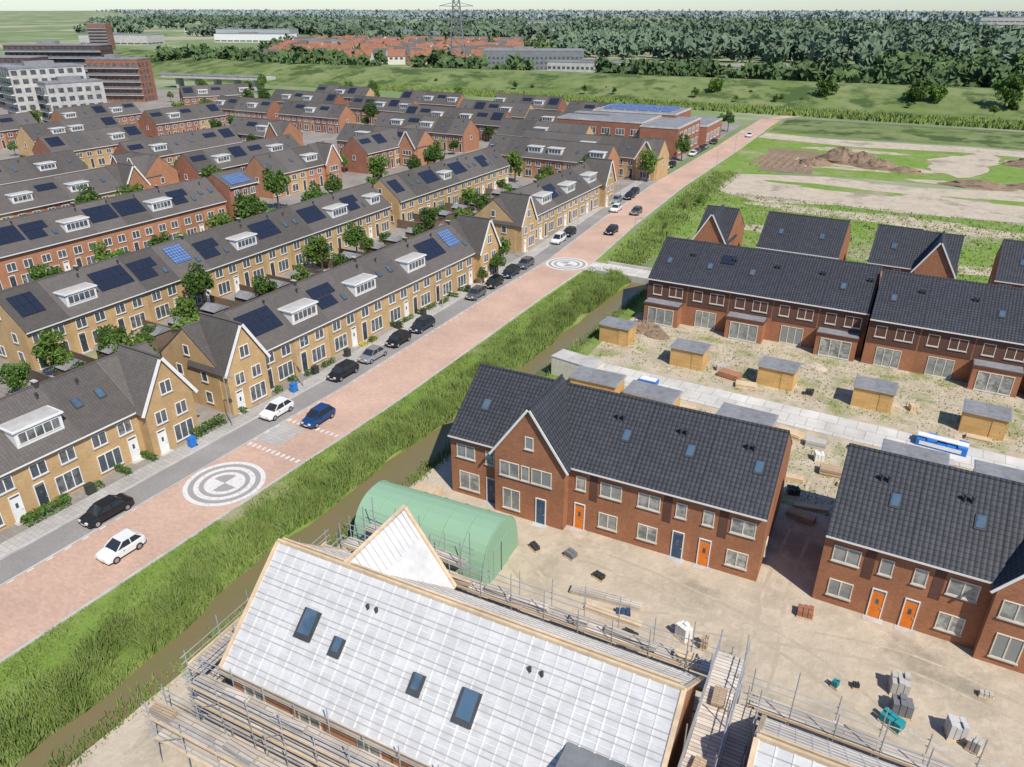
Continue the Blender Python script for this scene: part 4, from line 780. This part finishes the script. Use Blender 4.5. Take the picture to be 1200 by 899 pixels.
for x,y,k in ((-62.4,41.5,1),(-62.3,56,1),(-63.6,8,0),(-63.6,15.5,0),(-63.7,31,0),(-63.6,61,0),(-63.6,67,0),(-63.7,78,0),(-63.7,84,0),(-63.6,96,0)):
    e=thing('wheelie_bin','blue wheeled waste bin by the pavement' if k else 'grey wheeled waste bin in front garden','waste bin',(x,y,.13 if k else .03),0,'waste bins'); part('bin_body',mb if k else mg,e); part('wheels',mw,e)
fm_=MB(); fm_.box(-.04,.04,0,9,0,1.8,'planks_dark'); fmm=fm_.build('fence')
fh=MB(); fh.box(0,5.8,-.04,.04,0,1.8,'planks_dark'); fhh=fh.build('fence')
gs=MB(); gs.box(0,2.8,0,2.4,0,2.2,'planks_dark'); gsr=MB(); gsr.prism([(-.2,2.15),(2.6,2.15),(1.2,2.75)],-.15,2.95,'bitumen')
gsw=gs.build('wall'); gsr=gsr.build('roof')
def gardens(x0,x1,y0,n,mir=False):
    for i in range(n):
        y=y0+i*5.8
        solo('garden_fence',fmm,'dark wooden garden fence between back yards','fence',(x0,y,0),R(90 if not mir else -90),'garden fences')
        xc=(x0+x1)/2; m=MB(); m.box(min(x0,x1)+.6,max(x0,x1)-.6,y+.3,y+5.3,.0,.035+.001*(i%3),random.choice(['garden','garden','paving_light','grass_lush','planks'])); structure('back_garden',m.build('garden'),'back garden plot with lawn or paving')
        if random.random()<.8: inst([('wall',gsw),('roof',gsr)],'garden_shed','dark wooden shed in back garden','shed',(x1+(1. if x1<x0 else -3.6),y+random.uniform(.4,2.6),0),0,'back garden sheds')
        if random.random()<.7: tree(xc+random.uniform(-2,2),y+2.5,random.choice([0,2,1]),random.uniform(.5,.85))
        solo('garden_fence',fhh,'dark wooden fence at garden end','fence',(x1,y,0),R(90),'garden fences')
gardens(-74.8,-84,48.3,10); gardens(-74.8,-84,2,7); gardens(-94.4,-86.2,42,13,True); gardens(-104.6,-113,45,12); gardens(-78.4,-87,119,8); gardens(-98,-89.5,122,7,True)
m=MB(); m.cyl((0,0,0),(0,0,6.),.07,'metal',.045,n=8); lp=m.build('pole'); m=MB(); m.cyl((0,0,6.),(0.9,0,6.25),.035,'metal',n=6); la=m.build('arm'); m=MB(); m.box(.8,1.4,-.12,.12,6.2,6.3,'metal'); lh=m.build('head')
for x,y in ((-62.,20),(-62.1,46.5),(-62.3,57.5),(-63,88),(-64.6,116),(-66,142),(-69,172),(-49.2,131),(-58,215),(-61,245)):
    inst([('pole',lp),('arm',la),('lamp_head',lh)],'street_lamp','slim grey street lamp on the pavement','street lamp',(x,y,.1),0,'street lamps')
# ------------------------------------------------------------------ school
e=thing('school_building','low red brick school with pale flat roofs and solar panels','school',(-95,252,0),R(3),None,1.2)
def blk(x0,x1,y0,y1,h,wm='brick_red'):
    m=MB(); m.box(x0,x1,y0,y1,-.2,h,wm); part('wall',m.build('wall'),e); r=MB(); r.box(x0-.1,x1+.1,y0-.1,y1+.1,h+.002,h+.35,'concrete'); r.box(x0+.3,x1-.3,y0+.3,y1-.3,h+.352,h+.4,'bitumen'); part('roof',r.build('roof'),e)
blk(-18,6,-18,-2,7.5,'brick_red'); blk(6.01,16,-20,2,7.,'brick_red'); blk(-14,10,-1.9,14,8); blk(10.01,18,2.1,20,5.); blk(-20,-14.1,0,16,5)
for x in (-16,-12,-8,-4,0,4):
    for z in (1,4.4): w=window(lambda u,zz,o:(u,-18-o,zz),x,z,2.4,1.6,3,'white','glass'); part('window',w[1],e)
for y in (-17,-13,-9,-5,-1):
    for z in (1,4.3): w=window(lambda u,zz,o:(16+o,u,zz),y,z,2.6,1.7,3,'white','glass'); part('window',w[1],e)
for y in (4,8,12,16): w=window(lambda u,zz,o:(18+o,u,zz),y,1.2,2.6,2,3,'white','glass'); part('window',w[1],e)
for i in range(6):
    for j in range(3):
        m=MB(); x=-12+i*3.4; y=1+j*4; m.slab([(x,y,8.45),(x+2.8,y,8.45),(x+2.8,y+1.6,9.),(x,y+1.6,9.)],.05,'solar_blue'); part('solar_panel',m.build('pv'),e)
# ------------------------------------------------------------------ far buildings
def block(x,y,w,d,h,wm,name,label,rot=0,fl=3.,wc=3.2,rf='bitumen',cat='building'):
    e=thing(name,label,cat,(x,y,0),R(rot)); m=MB(); m.box(0,w,0,d,-1,h,wm); part('wall',m.build('wall'),e)
    r=MB(); r.box(-.15,w+.15,-.15,d+.15,h+.002,h+.5,rf); r.box(w*.3,w*.5,d*.3,d*.7,h+.502,h+2,rf); part('roof',r.build('roof'),e)
    g=MB(); nf_=int(h/fl)
    for f in range(nf_):
        z=f*fl+.9
        for i in range(int(w/wc)): g.box(i*wc+.6,i*wc+wc-.7,-.08,.05,z,z+1.6,'glass')
        for i in range(int(d/wc)): g.box(w-.05,w+.08,i*wc+.6,i*wc+wc-.7,z,z+1.6,'glass')
    p=part('windows',g.build('windows'),e); p['kind']='stuff'
    if fl<3.2:
        b=MB()
        for f in range(1,nf_):
            z=f*fl+.1; b.box(-.2,w+.2,-1.3,-.01,z,z+.15,'white'); b.box(-.2,w+.2,-1.3,-1.25,z+.15,z+1.,'steel_grey')
        p=part('balconies',b.build('balconies'),e); p['kind']='stuff'
    return e
block(-322,168,16,26,21,'concrete','apartment_building','pale grey apartment block with balconies',-14); block(-304,172,9,20,16,'concrete','apartment_building','pale apartment block beside grey one',-14)
block(-408,190,44,12,21,'brick_brown','apartment_building','dark brick apartment block with balconies',24); block(-432,232,50,12,24,'brick_brown','apartment_building','long dark brick apartment block',28); block(-372,236,26,12,19,'brick_red','apartment_building','red brick apartment block',24)
block(-835,540,20,14,26,'brick_red','tower_block','slim red brick tower beyond the estate',30)
block(-318,508,74,30,13,'steel_grey','office_building','dark grey office building with glass front',28,rf='bitumen',fl=3.3); block(-250,480,70,14,9,'concrete','office_building','long grey business building',12,fl=4); block(-176,500,50,12,8,'white','office_building','white low business unit',4,fl=4); block(-116,506,24,10,9,'concrete','office_building','small pale house-shaped unit',0,fl=4); block(-60,500,36,12,8,'concrete','office_building','long low pale building',0,fl=4)
for x,y,w,d,h in ((-760,900,120,50,12),(-900,760,100,40,10),(-700,1100,140,50,12),(-1260,1000,90,40,9),(120,1500,200,80,26),(-20,1700,180,70,26),(300,1600,220,80,28),(-980,620,90,40,11),(-1060,900,120,40,11),(-640,640,60,30,10),(-1400,1500,160,60,16),(-900,1500,160,60,16)):
    block(x,y,w,d,h,random.choice(['white','metal','concrete']),'warehouse','large pale industrial warehouse in the distance',random.uniform(0,30),fl=6,wc=9)
m=MB()
def subp(a,b):
    A,B,C_,D_=(-500,462),(-322,548),(-470,860),(-740,760)
    return ((A[0]*(1-a)+B[0]*a)*(1-b)+(D_[0]*(1-a)+C_[0]*a)*b,(A[1]*(1-a)+B[1]*a)*(1-b)+(D_[1]*(1-a)+C_[1]*a)*b)
for i in range(15):
    for j in range(18):
        x,y=subp((i+rng.uniform(-.3,.3))/15,(j+rng.uniform(-.3,.3))/18)
        if random.random()<.18: continue
        a=random.choice([.5,.5,.5,2.07])+random.uniform(-.1,.1); w=random.uniform(7,15); d=9; ca,sa=math.cos(a),math.sin(a); E=6.3; Hh=11.2
        T=lambda p:(x+p[0]*ca-p[1]*sa,y+p[0]*sa+p[1]*ca,p[2]); q='tile_red' if random.random()<.6 else 'tile_old'
        b=[(0,0,0),(w,0,0),(w,d,0),(0,d,0),(0,0,E),(w,0,E),(w,d,E),(0,d,E)]; wm_=random.choice(['brick_orange','white','white','cream','brick_ochre','brick_red']); m.hexa([T(p) for p in b],wm_)
        m.poly([T(p) for p in ((-.3,-.4,E-.2),(w+.3,-.4,E-.2),(w+.3,d/2,Hh),(-.3,d/2,Hh))],q); m.poly([T(p) for p in ((-.3,d+.4,E-.2),(w+.3,d+.4,E-.2),(w+.3,d/2,Hh),(-.3,d/2,Hh))],q)
        m.poly([T(p) for p in ((0,0,E),(0,d,E),(0,d/2,Hh-.1))],wm_); m.poly([T(p) for p in ((w,0,E),(w,d,E),(w,d/2,Hh-.1))],wm_)
        for k in range(3): m.box(w*(.1+k*.3),w*(.28+k*.3),-.05,.02,3.8,5.4,'glass',T=lambda X,Y,Z:T((X,Y,Z)))
stuff('distant_suburb',m.build('suburb'),'distant suburb of red-roofed houses beyond the dike','houses')
wood('woodland',[subp(rng.uniform(-.1,1.1),rng.uniform(.0,1.1)) for i in range(430)],.85,'leaf_far','trees scattered through the distant suburb',n=70,leaf=1.6)
m=MB(); PL=[(900,400),(20,372),(-78,365),(-210,363),(-320,345),(-453,335),(-700,420)]
prof=[(0,0.0),(14,1.2),(34,5.6),(52,8.2),(58,8.2),(84,3),(100,0)]
rows_=[]
for i,(x,y) in enumerate(PL):
    a=PL[max(0,i-1)];b=PL[min(len(PL)-1,i+1)]; dx,dy=b[0]-a[0],b[1]-a[1]; l=math.hypot(dx,dy); nx,ny=dy/l,-dx/l
    if ny<0: nx,ny=-nx,-ny
    rows_.append([(x+nx*o,y+ny*o,z-.02 if z==0 else z) for o,z in prof])
for A,B in zip(rows_,rows_[1:]):
    for i in range(len(prof)-1): m.poly([A[i],A[i+1],B[i+1],B[i]],'dike_grass')
structure('dike',m.build('dike'),'long grass-covered dike')
blades(26000,lambda y,n: rng.uniform(-300,140,n),350,372,1.,2.4,.5,'reed','reed_bed','band of reeds at the foot of the dike',lambda x:x*0)
sheet('dike_foot_water',[(-62,338.5),(140,346),(140,350),(-62,342)],.055,'water','narrow ditch before the dike')
sheet('red_cycle_path',[(-72,335.5),(-68,335.5),(-60,352),(0,356),(140,362),(140,364),(0,359),(-66,355)],.07,'road_brick','path at the foot of the dike')
m=MB(); m.box(0,70,0,9,5.5,7,'concrete')
for i in range(5): m.box(8+i*13,9.5+i*13,2,7,-.5,5.5,'concrete')
m.box(0,70,-.2,.1,7,8,'metal'); solo('viaduct',m.build('viaduct'),'grey concrete viaduct crossing near the dike','bridge',(-405,300,0),R(12))
e=thing('electricity_pylon','tall grey lattice electricity pylon behind the dike','electricity pylon',(-338,505,0),R(30)); m=MB(); Hh=66
def wd(z): return 5.6*(1-z/Hh)**1.1+.8
cs=[(-1,-1),(1,-1),(1,1),(-1,1)]; lv=[0,8,15,21,27,32,37,41,45,49,53,57,Hh]
for a,b in zip(lv,lv[1:]):
    for i in range(4):
        c1=cs[i];c2=cs[(i+1)%4]; p=lambda c_,z:(c_[0]*wd(z),c_[1]*wd(z),z)
        m.cyl(p(c1,a),p(c1,b),.42,'steel_grey',n=4,cap=False); m.cyl(p(c1,a),p(c2,b),.24,'steel_grey',n=4,cap=False); m.cyl(p(c2,a),p(c1,b),.24,'steel_grey',n=4,cap=False); m.cyl(p(c1,b),p(c2,b),.22,'steel_grey',n=4,cap=False)
part('lattice_tower',m.build('tower'),e)
for z,L in ((33,14),(42,12),(51,9)):
    m=MB()
    for s_ in (-1,1):
        for y in (-1,1): m.cyl((0,y*wd(z),z),(s_*L,0,z+.5),.28,'steel_grey',n=4); m.cyl((0,y*wd(z+3),z+3),(s_*L,0,z+.5),.22,'steel_grey',n=4)
        m.cyl((s_*L,0,z+.5),(s_*L,0,z-2),.15,'concrete',n=5)
    part('cross_arm',m.build('arm'),e)
# ------------------------------------------------------------------ light, sky, camera
w=bpy.data.worlds.new('World'); SC.world=w; w.use_nodes=True; n=w.node_tree.nodes; sk=n.new('ShaderNodeTexSky'); sk.sky_type='NISHITA'; sk.sun_disc=False
el=R(50); az=math.atan2(.86,-.5); sk.sun_elevation=el; sk.sun_rotation=az; sk.air_density=1.; sk.dust_density=.2; sk.ozone_density=3
mx=n.new('ShaderNodeMix'); mx.data_type='RGBA'; mx.blend_type='MULTIPLY'; mx.inputs[0].default_value=1; mx.inputs[7].default_value=(.80,.92,1.08,1)
w.node_tree.links.new(sk.outputs[0],mx.inputs[6]); w.node_tree.links.new(mx.outputs[2],n['Background'].inputs[0]); n['Background'].inputs[1].default_value=.125
sd=bpy.data.lights.new('sun','SUN'); sd.energy=5.; sd.angle=R(.5); sd.color=(1,.94,.84); so=bpy.data.objects.new('sun',sd); link(so)
d=Vector((math.cos(el)*math.sin(az),math.cos(el)*math.cos(az),math.sin(el))); so.rotation_euler=d.to_track_quat('Z','Y').to_euler()
SC.view_settings.view_transform='Standard'; SC.view_settings.look='None'; SC.view_settings.exposure=0
cd=bpy.data.cameras.new('camera'); cd.sensor_width=36; cd.lens=880/1200*36; cd.clip_end=30000; cd.clip_start=.5
co=bpy.data.objects.new('camera',cd); link(co); co.location=(0,0,41); co.rotation_euler=(R(90)-math.atan(.5),0,R(30)); SC.camera=co
